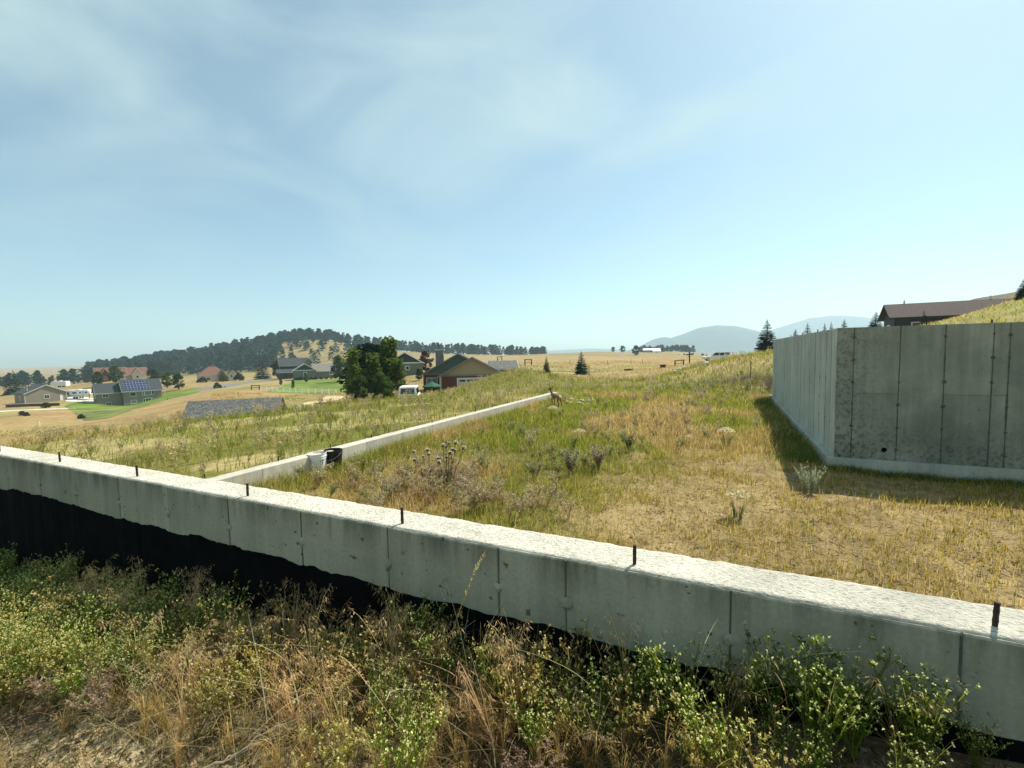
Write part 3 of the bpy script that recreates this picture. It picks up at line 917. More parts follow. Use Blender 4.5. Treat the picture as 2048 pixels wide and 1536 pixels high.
tall_panels(fs, (0, RY + 0.012, 0), (1, 0, 0), (0, -1, 0), (1, 3, 4, 6, 8), 300)
ls = [RY, 10.7, 11.2, 11.86, 12.47, 13.16, 13.94, 14.64, 15.41, 16.17, 16.9, 17.66, 18.45, 19.2, 19.95, 20.7, 21.45, 22.2, RY1]
tall_panels(ls, (RX + 0.012, 0, 0), (0, 1, 0), (-1, 0, 0), (2, 4), 500)
ft = MB()
ft.poly([(RX - 0.11, RY - 0.11, -2.45), (WX1, RY - 0.11, -2.45), (WX1, RY + 0.3, -2.45), (RX + 0.3, RY + 0.3, -2.45), (RX + 0.3, RY1 + .1, -2.45), (RX - 0.11, RY1 + .1, -2.45),
         (RX - 0.11, RY - 0.11, RBOT), (WX1, RY - 0.11, RBOT), (WX1, RY + 0.3, RBOT), (RX + 0.3, RY + 0.3, RBOT), (RX + 0.3, RY1 + .1, RBOT), (RX - 0.11, RY1 + .1, RBOT)],
        [(0, 1, 7, 6), (1, 2, 8, 7), (2, 3, 9, 8), (3, 4, 10, 9), (4, 5, 11, 10), (5, 0, 6, 11), (6, 7, 8, 9), (6, 9, 10, 11)])
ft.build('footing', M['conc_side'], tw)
# drain hole, left of the second joint
hc = Vector((2.603, RY - 0.0015, -1.885)); k = 18
mb = MB()
V = [hc + Vector((math.cos(t), 0, math.sin(t))) * 0.042 for t in np.linspace(0, 2 * math.pi, k, endpoint=False)]
mb.poly(V, [tuple(range(k))]); mb.build('drain_hole', M['tar'], tw)
for x, h in ((2.72, 0.09), (4.0, 0.06), (6.2, 0.09)):
    rebar(tw, x, RY + 0.1, RTOP, h, 0.011)
for y_, h in ((12.9, 0.07), (15.3, 0.07), (17.9, 0.07)):
    rebar(tw, RX + 0.1, y_, RTOP, h, 0.011)
# cobbles and mortar crumbs along the footing
for i in range(46):
    y_ = RY + 0.1 + i * 0.27 + random.uniform(-.08, .08)
    r = random.uniform(0.02, 0.045)
    tag(blob('stone', (RX - 0.055 + random.uniform(-.03, .02), y_, RBOT - 0.004), r, (0, 0, 1), M['conc_mid'], None, 900 + i, 0.55),
        'small broken concrete crumb lying on the ledge at the tall wall foot', 'rubble', 'concrete crumbs along the footing ledge')

# --- bucket and tub against the side wall
def lathe(prof, n=28):
    V = []; Fc = []
    for r, z in prof:
        for i in range(n):
            t = 2 * math.pi * i / n
            V.append((r * math.cos(t), r * math.sin(t), z))
    for j in range(len(prof) - 1):
        for i in range(n):
            Fc.append((j * n + i, j * n + (i + 1) % n, (j + 1) * n + (i + 1) % n, (j + 1) * n + i))
    return V, Fc


def bucket(loc, label, mat, drips, s=1.0, rot=(0, 0, 0)):
    root = empty('bucket', loc, 0, label, 'bucket')
    root.rotation_euler = rot
    V, Fc = lathe([(0.0, 0.0), (0.128, 0.0), (0.132, 0.01), (0.145, 0.27), (0.151, 0.272), (0.151, 0.285), (0.147, 0.287), (0.148, 0.31), (0.155, 0.312), (0.155, 0.327), (0.149, 0.33), (0.15, 0.362), (0.158, 0.364), (0.158, 0.372), (0.147, 0.372), (0.128, 0.02), (0.0, 0.015)])
    MB().poly([(x * s, y * s, z * s) for x, y, z in V], Fc).build('shell', mat, root, smooth=False)
    hp = [(0.157 * s * math.cos(t), -0.02 * s + 0.157 * s * math.sin(t) * 0.98 * (1 if math.sin(t) < 0 else 1), (0.345 - 0.12 * abs(math.sin(t))) * s) for t in np.linspace(math.pi, 2 * math.pi, 15)]
    MB().tube(hp, 0.0025 * s, 5).build('handle', M['alu'], root)
    if drips:
        r_ = np.random.default_rng(4)
        for j in range(11):
            a0 = -math.pi / 2 + (-0.85 + j * 0.16) ; w = r_.uniform(0.05, 0.13); ln = r_.choice([0.05, 0.08, 0.12, 0.26])
            mb = MB(); zt = 0.372
            V = []
            for z, rr in ((zt, 0.1605), (0.33, 0.1575), (0.30, 0.157), (zt - ln, 0.1555 if ln < .1 else 0.146 + (0.27 - ln) * .03)):
                ww = w * (1 if z > 0.3 else 0.55)
                for da in (-ww, 0, ww):
                    V.append((rr * math.cos(a0 + da), rr * math.sin(a0 + da), z))
            mb.poly(V, [(r * 3 + c, r * 3 + c + 1, r * 3 + c + 4, r * 3 + c + 3) for r in range(3) for c in range(2)])
            mb.build('tar_drip', M['tar'], root)
    return root


bp_ = F(637, 940, 8.62)
bz = float(gz(bp_[0], bp_[1]))
bk1 = bucket((bp_[0], bp_[1], bz - 0.01), 'white plastic bucket with black tar drips standing against the narrow wall', M['plastic_w'], True, 1.08)
bk1.rotation_euler = (0.02, -0.03, 0.87)
tp = F(667, 938, 8.85)
bk2 = bucket((tp[0], tp[1], float(gz(tp[0], tp[1])) - 0.01), 'black plastic bucket beside the tar-stained white one', M['plastic_b'], False, 1.12, (0.0, 0.03, 0.3))

# ------------------------------------------------------------------ buildings
CAMYAW = math.atan2(0.42478704, 0.90269506)   # turns local +Y onto the viewing direction


def uv_planar(o):
    me = o.data
    uv = me.uv_layers.new(name='UVMap')
    for p in me.polygons:
        n = p.normal
        a = Vector((0, 0, 1)).cross(n)
        a = a.normalized() if a.length > 1e-4 else Vector((1, 0, 0))
        b = n.cross(a)
        for li in p.loop_indices:
            v = me.vertices[me.loops[li].vertex_index].co
            uv.data[li].uv = (v.dot(a), v.dot(b))
    return o


def block(root, x0, x1, y0, y1, z0, ze, rise, axis, mat_wall, mat_roof, oh=0.45, gable=None, fascia=None, t=0.18):
    """walls plus a gable roof whose ridge runs along axis"""
    fascia = fascia or M['trim']
    mb = MB()
    if axis == 'x':
        ym = (y0 + y1) / 2
        prof = [(y0, z0), (y1, z0), (y1, ze), (ym, ze + rise - 0.02), (y0, ze)]
        mb.prism(prof, x0, x1, 'x')
    else:
        xm = (x0 + x1) / 2
        prof = [(x0, z0), (x1, z0), (x1, ze), (xm, ze + rise - 0.02), (x0, ze)]
        mb.prism(prof, y0, y1, 'y')
    mb.build('wall', mat_wall, root)
    rf = MB()
    if axis == 'x':
        ym = (y0 + y1) / 2; sl = rise / (ym - y0)
        zo = ze - oh * sl + t
        rf.slab([(x0 - oh, y0 - oh, zo), (x1 + oh, y0 - oh, zo), (x1 + oh, ym, ze + rise + t), (x0 - oh, ym, ze + rise + t)], t)
        rf.slab([(x1 + oh, y1 + oh, zo), (x0 - oh, y1 + oh, zo), (x0 - oh, ym, ze + rise + t), (x1 + oh, ym, ze + rise + t)], t)
        r = uv_planar(rf.build('roof', mat_roof, root))
        fb = MB()
        fb.box(x0 - oh, x1 + oh, y0 - oh - 0.06, y0 - oh - 0.004, zo - t - 0.05, zo - 0.02)
        fb.build('fascia', fascia, root)
        for xx in (x0 - oh - 0.05, x1 + oh + 0.004):
            MB().prism([(y0 - oh, zo - t - .08), (ym, ze + rise - .08), (y1 + oh, zo - t - .08), (y1 + oh, zo - .01), (ym, ze + rise + t - .01), (y0 - oh, zo - .01)], xx, xx + 0.046, 'x').build('barge_board', fascia, root)
    else:
        xm = (x0 + x1) / 2; sl = rise / (xm - x0)
        zo = ze - oh * sl + t
        rf.slab([(x0 - oh, y1 + oh, zo), (x0 - oh, y0 - oh, zo), (xm, y0 - oh, ze + rise + t), (xm, y1 + oh, ze + rise + t)], t)
        rf.slab([(x1 + oh, y0 - oh, zo), (x1 + oh, y1 + oh, zo), (xm, y1 + oh, ze + rise + t), (xm, y0 - oh, ze + rise + t)], t)
        r = uv_planar(rf.build('roof', mat_roof, root))
        for yy in (y0 - oh - 0.05, y1 + oh + 0.004):
            MB().prism([(x0 - oh, zo - t - .08), (xm, ze + rise - .08), (x1 + oh, zo - t - .08), (x1 + oh, zo - .01), (xm, ze + rise + t - .01), (x0 - oh, zo - .01)], yy, yy + 0.046, 'y').build('barge_board', fascia, root)
        if gable:
            MB().prism([(x0 + .1, ze), (x1 - .1, ze), (xm, ze + rise - .1)], y0 - 0.03, y0 - 0.004, 'y').build('gable_panel', gable, root)
            MB().box(x0 - .05, x1 + .05, y0 - 0.09, y0 - 0.032, ze - 0.14, ze + 0.1).build('gable_trim', fascia, root)
    return r


def hip(root, x0, x1, y0, y1, z0, ze, rise, mat_wall, mat_roof, oh=0.5):
    MB().box(x0, x1, y0, y1, z0, ze).build('wall', mat_wall, root)
    X0, X1, Y0, Y1 = x0 - oh, x1 + oh, y0 - oh, y1 + oh
    h = (Y1 - Y0) / 2
    rf = MB()
    rf.poly([(X0, Y0, ze), (X1, Y0, ze), (X1, Y1, ze), (X0, Y1, ze), (X0 + h, (Y0 + Y1) / 2, ze + rise), (X1 - h, (Y0 + Y1) / 2, ze + rise)],
            [(0, 1, 5, 4), (1, 2, 5), (2, 3, 4, 5), (3, 0, 4), (3, 2, 1, 0)])
    r = uv_planar(rf.build('roof', mat_roof, root))
    MB().box(X0 - .05, X1 + .05, Y0 - .06, Y0 - .004, ze - 0.2, ze + 0.02).build('fascia', M['trim'], root)
    return r


def window(root, x, z, w, h, y, frame=None, pane=None, cols=1, rows=1, side='front', name='window', fw=0.12):
    """frame standing proud of the wall with a recessed pane; side 'front' faces -Y, 'left' faces -X, 'right' faces +X"""
    fr = MB()
    def bx(mb, a0, a1, z0, z1, d0, d1):
        if side == 'front': mb.box(a0, a1, y - d1, y - d0, z0, z1)
        elif side == 'left': mb.box(y - d1, y - d0, a0, a1, z0, z1)
        else: mb.box(y + d0, y + d1, a0, a1, z0, z1)
    bx(fr, x - w / 2 - fw, x + w / 2 + fw, z + h / 2, z + h / 2 + fw, 0.003, 0.07)
    bx(fr, x - w / 2 - fw, x + w / 2 + fw, z - h / 2 - fw, z - h / 2, 0.003, 0.09)
    bx(fr, x - w / 2 - fw, x - w / 2, z - h / 2, z + h / 2, 0.003, 0.07)
    bx(fr, x + w / 2, x + w / 2 + fw, z - h / 2, z + h / 2, 0.003, 0.07)
    for c in range(1, cols):
        xx = x - w / 2 + w * c / cols
        bx(fr, xx - 0.04, xx + 0.04, z - h / 2, z + h / 2, 0.02, 0.06)
    o = fr.build(name, frame or M['white'], root)
    pw = w / cols
    for c in range(cols):
        for r in range(rows):
            ph = h / rows
            pn = MB(); bx(pn, x - w / 2 + c * pw + 0.005, x - w / 2 + (c + 1) * pw - 0.005, z - h / 2 + r * ph + .005, z - h / 2 + (r + 1) * ph - .005, 0.004, 0.018)
            p = pn.build('pane', pane or M['glass'], o)
    return o


def house(px, py, d, label, yaw=0.0, dz=0.0, cat='house', name='house'):
    p = F(px, py, d)
    z = float(gz(p[0], p[1]))
    th = math.atan2(1024 - px, FPX)
    o = empty(name, (p[0], p[1], z + dz), CAMYAW + th + yaw, label, cat)
    o.scale = (math.cos(th), math.cos(th), 1)
    return o


# taupe garage house, far left
k = 160 / 912.0
h = house(94, 808, 160, 'low taupe house with dark roof and wide gable at the far left', 0.26)
block(h, -7.6, 7.6, 0, 15, -2.5, 3.3, 2.7, 'y', M['taupe'], M['roof_dark'], 0.5)
window(h, 0.2, 1.9, 1.7, 1.2, 0, M['white'], cols=2)
window(h, 5.6, 1.05, 0.9, 2.1, 0, M['white'], M['white'], name='door')
window(h, 7, 1.6, 1.2, 1.3, -7.6, M['white'], side='left')
MB().box(-7.72, -7.48, -0.05, -0.004, -2, 3.2).build('corner_board', M['trim'], h)
MB().box(7.48, 7.72, -0.05, -0.004, -2, 3.2).build('corner_board', M['trim'], h)
MB().tube([(-5.6, 4, 3.6), (-5.6, 4, 5.0)], 0.12, 8).build('vent_pipe', M['white'], h)
hg = M['brown_wood']
rw = house(80, 813, 150, 'long brown planted retaining wall below the low taupe house', -0.65, cat='wall', name='retaining_wall')
MB().box(-14, 8, 0, 0.5, -1.5, 0.9).build('wall_face', M['brown_wood'], rw)
MB().box(-14.1, 8.1, -0.06, 0.56, 0.902, 1.0).build('coping', M['trim'], rw)

# house with the solar roof
h = house(263, 813, 164, 'two-storey grey house with blue solar panels on its roof', 0.16)
sc_ = 164 / 912.0
r = block(h, -2.6, 11.8, 0, 11, -1.5, 5.3, 3.7, 'x', M['greybeige'], M['roof_dark'], 0.6)
block(h, -11.6, -2.8, 3.2, 12.2, -1.5, 5.0, 3.0, 'x', M['greybeige'], M['roof_dark'], 0.55)
window(h, 0.9, 4.0, 2.0, 1.3, 0); window(h, 1.0, 1.2, 2.0, 1.1, 0, pane=M['glass_pale'])
window(h, 4.75, 4.0, 0.75, 1.2, 0, pane=M['glass_pale']); window(h, 6.5, 4.1, 2.3, 1.4, 0, pane=M['glass_pale']); window(h, 8.3, 4.2, 0.75, 1.2, 0)
window(h, 4.9, 1.4, 0.7, 1.0, 0); window(h, 6.5, 1.05, 2.0, 2.1, 0, cols=2, name='patio_door', fw=0.22); window(h, 8.3, 1.5, 0.7, 1.1, 0)
window(h, -8.4, 3.9, 1.9, 1.0, 3.2, cols=2); window(h, -7.6, 1.0, 1.7, 1.0, 3.2, cols=2)
window(h, 5.2, 3.7, 0.7, 1.2, -11.6, side='left'); window(h, 7.4, 3.7, 0.7, 1.2, -11.6, side='left')
MB().box(8.9, 13.2, 0.6, 5, -0.5, 0.6).build('porch_base', M['greybeige'], h)
MB().box(8.7, 13.4, 0.3, 5.2, 0.602, 0.72).build('porch_floor', M['white'], h)
MB().tube([(13.1, 0.6, 0.7), (13.1, 0.6, 5.2)], 0.12, 8).build('porch_post', M['trim'], h)
MB().box(5.0, 8.6, -2.2, -0.1, -0.2, 0.06).build('patio', M['paving'], h)
MB().tube([(6.0, 4.5, 8.4), (6.0, 4.5, 9.6), (6.0, 4.5, 9.61), (6.0, 4.5, 9.9)], [0.14, 0.14, 0.25, 0.2], 8).build('vent_pipe', M['alu'], h)
# solar modules lie on the front slope, each its own part
p0 = Vector((0, -0.6, 5.3 - 0.6 * 3.7 / 5.5 + 0.18)); p1 = Vector((0, 5.5, 9.0 + 0.18))
dv = (p1 - p0); L_ = dv.length; dv.normalize(); nv = Vector((1, 0, 0)).cross(dv).normalized()
pm = None
for rr in range(4):
    for cc in range(8 if rr < 3 else 7):
        a = p0 + dv * (0.75 + rr * 1.42) + Vector((-1.9 + cc * 1.17, 0, 0)) + nv * 0.10
        if pm is None:
            mb = MB(); mb.slab([Vector((0.03, 0, 0)), Vector((1.13, 0, 0)), Vector((1.13, 0, 0)) + dv * 1.36, Vector((0.03, 0, 0)) + dv * 1.36], 0.04)
            o = mb.build('solar_panel', M['alu'], h); pm = o.data
            mb = MB(); mb.slab([Vector((0.08, 0, 0)) + dv * 0.05 + nv * .006, Vector((1.08, 0, 0)) + dv * .05 + nv * .006, Vector((1.08, 0, 0)) + dv * 1.31 + nv * .006, Vector((0.08, 0, 0)) + dv * 1.31 + nv * .006], 0.004)
            c_ = mb.build('cell_sheet', M['solar'], o); pc = c_.data
        else:
            o = link('solar_panel', pm, h); c_ = link('cell_sheet', pc, o)
        o.location = a

# brown-roofed house behind it
h = house(246, 762, 250, 'large brown-roofed house with several gables behind the solar roof', 0.12)
block(h, -14, 2, 0, 10, -2, 3.0, 4.0, 'x', M['cream'], M['roof_brown'], 0.8)
block(h, -12.5, -7, -4, 4, -2, 3.0, 3.6, 'y', M['redbrown'], M['roof_brown'], 0.6)
block(h, 2.2, 14, 1, 12, -2, 3.2, 3.4, 'x', M['cream'], M['roof_brown'], 0.8)
block(h, 5, 11, -2.5, 3, -2, 3.1, 3.0, 'y', M['cream'], M['roof_brown'], 0.6, fascia=M['white'])
window(h, 8, 1.6, 1.4, 1.2, -2.5); window(h, -9.7, 1.6, 1.4, 1.2, -4); window(h, -2, 1.6, 1.6, 1.2, 0)

# brown hip-roofed house
h = house(432, 764, 245, 'brown hip-roofed house at the foot of the pine hill', 0.1)
hip(h, -9, 7, 0, 12, -2, 3.4, 4.6, M['cream'], M['roof_brown'])
block(h, 6.2, 11, -1.5, 8, -2, 3.0, 2.4, 'y', M['cream'], M['roof_brown'], 0.5)
block(h, 1.5, 5.5, -1.6, 5, -2, 3.6, 2.6, 'y', M['redbrown'], M['roof_brown'], 0.5)
window(h, 8.6, 2.6, 1.0, 1.3, -1.5); window(h, -4, 1.6, 2.0, 1.2, 0); window(h, 3.5, 1.9, 1.3, 1.6, -1.6)
MB().box(-1.5, 0, 6, 7.2, 5, 9.2).build('chimney', M['stone'], h)

# dark two-storey house and the green one in front of it
h = house(598, 757, 215, 'dark two-storey house with stepped gables behind the green house', 0.1)
block(h, -8, 7, 4, 14, -2, 6.2, 3.2, 'x', M['dark_green'], M['roof_dark'], 0.7)
block(h, 1.0, 8.6, 1.5, 8, -2, 6.0, 3.3, 'y', M['greybeige'], M['roof_dark'], 0.6, fascia=M['trim'])
block(h, 5.0, 10.0, -0.5, 5, -2, 5.4, 2.2, 'y', M['greybeige'], M['roof_dark'], 0.5, fascia=M['trim'])
block(h, -9.5, 0.5, -1, 5, -2, 3.0, 1.2, 'x', M['dark_green'], M['roof_dark'], 0.6)
window(h, -6.5, 1.3, 2.6, 2.4, -1, M['greybeige'], M['dark_wood'], name='garage_door'); window(h, -2.2, 1.3, 1.9, 2.4, -1, M['greybeige'], M['dark_wood'], name='garage_door')
h = house(634, 760, 193, 'long green house with pale grey roof and white-trimmed gable above the lawn', 0.06)
block(h, -1.2, 14.5, 1.0, 9.5, -1.5, 3.4, 2.9, 'x', M['green_siding'], M['roof_grey'], 0.5)
block(h, -9.6, -0.4, 0, 8.5, -1.5, 3.9, 2.6, 'y', M['green_siding'], M['roof_grey'], 0.6, gable=M['dark_green'], fascia=M['white'])
window(h, -4.8, 2.2, 1.1, 1.4, 0, fw=0.18); window(h, 6.3, 2.3, 1.1, 1.2, 1.0, cols=2, fw=0.18)
for i in range(8):
    pass

# dark-gabled house behind the tree clump
h = house(818, 750, 110, 'green house with dark gable and white trim half hidden by tall trees', 0.0)
block(h, -5.2, 3.4, 0, 9, -1.5, 3.0, 2.45, 'y', M['green_siding'], M['roof_dark'], 0.5, gable=M['dark_green'], fascia=M['white'])
window(h, -0.3, 1.75, 0.7, 0.75, 0, fw=0.12)

# near house with garage below the mound
h = house(915, 790, 64, 'tan-gabled house with red-brown walls and garage door behind the grassy mound', -0.04)
block(h, -2.3, 6.6, 0, 9, -1, 2.55, 2.35, 'y', M['redbrown'], M['roof_dark'], 0.45, gable=M['tan_siding'], fascia=M['greybeige'])
block(h, -5.0, 5.2, 2.6, 13, -1, 2.7, 2.75, 'y', M['redbrown'], M['roof_dark'], 0.45, gable=M['green_siding'], fascia=M['greybeige'])
block(h, 5.0, 9.2, 8, 15, -1, 3.0, 1.1, 'x', M['redbrown'], M['roof_near'], 0.35)
gd = window(h, 2.3, 1.05, 4.4, 2.0, 0, M['white'], M['trim'], name='garage_door', rows=4, cols=1)
for i in range(4):
    MB().box(0.35 + i * 1.05, 1.15 + i * 1.05, -0.03, -0.022, 1.62, 1.9).build('pane', M['glass'], gd)
window(h, -3.75, 1.45, 1.4, 1.25, 2.6, M['trim'], M['glass_pale'], cols=2)
MB().box(-2.45, -2.2, -0.06, -0.004, -1, 2.5).build('corner_board', M['trim'], h)
MB().box(-3.3, -2.1, 4.5, 5.6, 3.2, 6.1).build('chimney', M['stone'], h)
MB().box(-3.4, -2.0, 4.4, 5.7, 6.102, 6.25).build('chimney_cap', M['trim'], h)
MB().tube([(-2.8, 5, 6.2), (-2.8, 5, 7.3)], 0.06, 6).build('weather_vane', M['dark_wood'], h)
MB().tube([(0.6, 5, 4.4), (0.6, 5, 5.7)], 0.1, 8).build('vent_pipe', M['white'], h)

# patio fence, parasol and white van below the clump
p = F(832, 792, 57); pf = empty('fence', (p[0], p[1], float(gz(p[0], p[1]))), CAMYAW - 0.05, 'short dark red board fence behind the white van', 'fence')
bm_ = None
for i in range(34):
    o = MB().box(-2.9 + i * 0.175, -2.9 + i * 0.175 + 0.155, -0.02, 0.02, -0.8, 1.35).build('board', M['redbrown'], pf) if bm_ is None else link('board', bm_, pf)
    if bm_ is None: bm_ = o.data
    else: o.location = (i * 0.175, 0, random.uniform(-.02, .02))
MB().box(-3, 3.1, 0.022, 0.07, 1.0, 1.12).build('rail', M['dark_wood'], pf)
p = F(864, 780, 60); pr = empty('parasol', (p[0], p[1], float(gz(p[0], p[1]))), 0, 'dark green garden parasol beside the house wall', 'parasol')
MB().tube([(0, 0, 0), (0, 0, 2.1)], 0.03, 8).build('pole', M['trim'], pr)
V = [(0, 0, 2.35)] + [(1.25 * math.cos(t), 1.25 * math.sin(t), 1.75) for t in np.linspace(0, 2 * math.pi, 8, endpoint=False)] + [(1.25 * math.cos(t), 1.25 * math.sin(t), 1.6) for t in np.linspace(0, 2 * math.pi, 8, endpoint=False)]
MB().poly(V, [(0, 1 + i, 1 + (i + 1) % 8) for i in range(8)] + [(1 + i, 9 + i, 9 + (i + 1) % 8, 1 + (i + 1) % 8) for i in range(8)]).build('canopy', plain('green_canvas', (0.02, 0.09, 0.045), 0.8), pr)


def vehicle(name, loc, rz, label, cat, L=5.0, W=1.9, H=1.8, hood=0.3, bed=False, paint=None):
    """body with cabin, glass, wheels, lamps: x is forward"""
    paint = paint or M['white']
    root = empty(name, loc, rz, label, cat)
    b = MB()
    prof = [(-L / 2, 0.42), (L / 2, 0.42), (L / 2, 0.75), (L / 2 - 0.1, 0.95), (L / 2 - hood * L, 1.05), (-L / 2 + 0.05, 1.08), (-L / 2, 0.9)]
    n = len(prof); V = []
    for y, ins in ((-W / 2, 0.04), (-W / 2 + 0.05, 0), (W / 2 - 0.05, 0), (W / 2, 0.04)):
        V += [(x * (1 - ins * .2), y, z - (ins if z > .9 else 0)) for x, z in prof]
    Fc = [tuple(range(n - 1, -1, -1)), tuple(range(3 * n, 4 * n))]
    for j in range(3):
        Fc += [(j * n + i, j * n + (i + 1) % n, (j + 1) * n + (i + 1) % n, (j + 1) * n + i) for i in range(n)]
    b.poly(V, Fc).build('body', paint, root)
    xf = L / 2 - hood * L; xr = -L / 2 + 0.08
    if bed: xr = -0.25 * L
    cb = MB(); t = 0.75
    top = [(xr + 0.12, -W / 2 + .16), (xf - t, -W / 2 + .16), (xf - t, W / 2 - .16), (xr + 0.12, W / 2 - .16)]
    bot = [(xr, -W / 2 + .05), (xf, -W / 2 + .05), (xf, W / 2 - .05), (xr, W / 2 - .05)]
    cb.poly([(x, y, 1.045) for x, y in bot] + [(x, y, H) for x, y in top], [(0, 1, 5, 4), (1, 2, 6, 5), (2, 3, 7, 6), (3, 0, 4, 7), (4, 5, 6, 7)])
    cb.build('cabin', paint, root)
    def lerp(a, b_, k): return tuple(a[i] + (b_[i] - a[i]) * k for i in range(3))
    B3 = [(x, y, 1.045) for x, y in bot]; T3 = [(x, y, H) for x, y in top]
    def glass(nm, i, j, u0, u1, v0=0.12, v1=0.84, off=(0, 0, 0)):
        P_ = []
        for u, v in ((u0, v0), (u1, v0), (u1, v1), (u0, v1)):
            lo = lerp(B3[i], B3[j], u); hi = lerp(T3[i], T3[j], u)
            q_ = lerp(lo, hi, v); P_.append((q_[0] + off[0], q_[1] + off[1], q_[2] + off[2]))
        MB().poly(P_, [(0, 1, 2, 3)]).build(nm, M['glass'], root)
    for i, j, o_ in ((0, 1, (0, -.012, 0)), (2, 3, (0, .012, 0))):
        for u0, u1 in ((0.05, 0.36), (0.4, 0.66), (0.7, 0.95)): glass('side_window', i, j, u0, u1, off=o_)
    glass('windscreen', 1, 2, 0.06, 0.94, off=(.012, 0, .004)); glass('rear_window', 3, 0, 0.1, 0.9, 0.2, 0.85, off=(-.012, 0, 0))
    wm = None
    for x in (-L * 0.3, L * 0.31):
        for y in (-W / 2 + 0.1, W / 2 - 0.1):
            if wm is None:
                V, Fc = lathe([(0, -0.11), (0.2, -0.11), (0.33, -0.1), (0.35, -0.05), (0.35, 0.05), (0.33, 0.1), (0.2, 0.11), (0, 0.11)], 16)
                V = [(a, c, b_) for a, b_, c in V]
                w = MB().poly(V, Fc).build('wheel', M['rubber'], root); wm = w.data
            else: w = link('wheel', wm, root)
            w.location = (x, y, 0.35)
            ri = MB().tube([(0, -0.118, 0), (0, 0.118, 0)], 0.19, 12).build('rim', M['alu'], w)
    for y in (-W / 2 + .3, W / 2 - .3):
        MB().box(L / 2 - .03, L / 2 + .012, y - .16, y + .16, 0.7, 0.84).build('headlight', M['alu'], root)
        MB().box(-L / 2 - .012, -L / 2 + .03, y - .1, y + .1, 0.75, 1.0).build('tail_light', M['redbrown'], root)
    return root


p = F(820, 797, 50)
vehicle('van', (p[0], p[1], float(gz(p[0], p[1])) + 0.0), CAMYAW + math.pi / 2 + 0.12, 'white van with dark rear window parked below the tall trees', 'van', 5.0, 2.0, 1.95, 0.22)
p = F(1432, 723, 96)
vehicle('pickup_truck', (p[0], p[1], float(gz(p[0], p[1])) + 0.12), CAMYAW + math.pi - 0.28, 'white pickup truck parked on the field crest near the timber post', 'truck', 5.4, 2.0, 1.85, 0.3)


def trailer(px, py, d, yaw, L, H, label, fifth):
    p = F(px, py, d)
    root = empty('travel_trailer', (p[0], p[1], float(gz(p[0], p[1])) + 0.3), CAMYAW + yaw, label, 'trailer')
    W = 2.5
    prof = [(-L / 2, 0.7), (L / 2 - (1.8 if fifth else 0.2), 0.7), (L / 2 - (1.6 if fifth else .1), 1.5), (L / 2, 1.6), (L / 2 - 0.1, 2.3), (L / 2 - 0.9, H), (-L / 2 + 0.3, H), (-L / 2, H - .3)]
    MB().prism(prof, -W / 2, W / 2, 'y').build('body', M['white'], root)
    for x, w_, z, hh in ((-L * .36, 1.1, 1.95, .7), (-L * .1, 1.4, 2.1, .55), (L * .12, 0.5, 2.15, .55), (L * .34, 0.8, 2.2, .5)):
        MB().box(x - w_ / 2, x + w_ / 2, -W / 2 - .03, -W / 2 - .003, z - hh / 2, z + hh / 2).build('window', M['glass'], root)
    MB().box(L * .19, L * .26, -W / 2 - .025, -W / 2 - .003, 0.85, 2.75).build('door', M['trim'], root)
    MB().prism([(-L / 2 + .1, 1.25), (L * .1, 1.0), (L / 2 - 2.0, 1.45), (L * .1, 1.15), (-L / 2 + .1, 1.4)], -W / 2 - .02, -W / 2 - .003, 'y').build('stripe', M['asphalt'], root)
    for x in (-L * .12, -L * .02):
        MB().tube([(x, -W / 2 - .05, 0.35), (x, -W / 2 + .2, 0.35)], 0.36, 14).build('wheel', M['rubber'], root)
        MB().tube([(x, W / 2 - .2, 0.35), (x, W / 2 + .05, 0.35)], 0.36, 14).build('wheel', M['rubber'], root)
    MB().tube([(L / 2 - 1.5, 0, 1.5), (L / 2 - 1.5, 0, -.25)], 0.08, 8).build('jack', M['dark_wood'], root)
    MB().box(-L * .1, L * .05, -.5, .5, H + .003, H + .3).build('roof_unit', M['white'], root)
    return root


trailer(161, 797, 167, 0.05, 9.2, 3.1, 'long white fifth-wheel trailer parked between the two left houses', True)
trailer(121, 774, 228, math.pi + 0.1, 7.2, 3.0, 'smaller white trailer standing farther back above the taupe roof', False)

# the shingled roof just below the slope
p0_, p1_ = F(378, 803, 44.0), F(565, 794, 46.4)
v = p1_ - p0_; rl = float(np.hypot(v[0], v[1])); ang = math.atan2(v[1], v[0])
sh = empty('shed', (p0_[0], p0_[1], p0_[2] - 5.0), ang, 'low building with speckled grey shingle roof sunk below the grassy slope', 'building')
block(sh, 0.4, rl - 0.4, -3.4, 3.4, 0, 2.6, 2.25, 'x', M['tan_siding'], M['roof_near'], 0.4, fascia=M['dark_wood'])

# the brown-roofed building above the tall wall
a_, b_ = F(1768, 609.5, 62), F(1958, 601, 57.5)
v = b_ - a_; rl = float(np.hypot(v[0], v[1])); ang = math.atan2(v[1], v[0])
hb2 = empty('building', (a_[0], a_[1], a_[2] - 4.9), ang, 'long low building with red-brown roof standing above the tall concrete wall', 'building')
block(hb2, 0.6, rl + 7, -2.9, 2.9, 0, 3.1, 1.62, 'x', M['dark_green'], M['roof_right'], 0.6, fascia=M['dark_wood'])
window(hb2, 3.0, 1.7, 1.2, 1.0, -2.9); window(hb2, 8.0, 1.7, 1.2, 1.0, -2.9); window(hb2, 0, 1.5, 1.2, 1.0, 0.6, side='left')
for x in (2.2, 10.6):
    MB().tube([(x, 0.3, 4.6), (x, 0.3, 5.35)], 0.09, 8).build('vent_pipe', M['alu'], hb2)

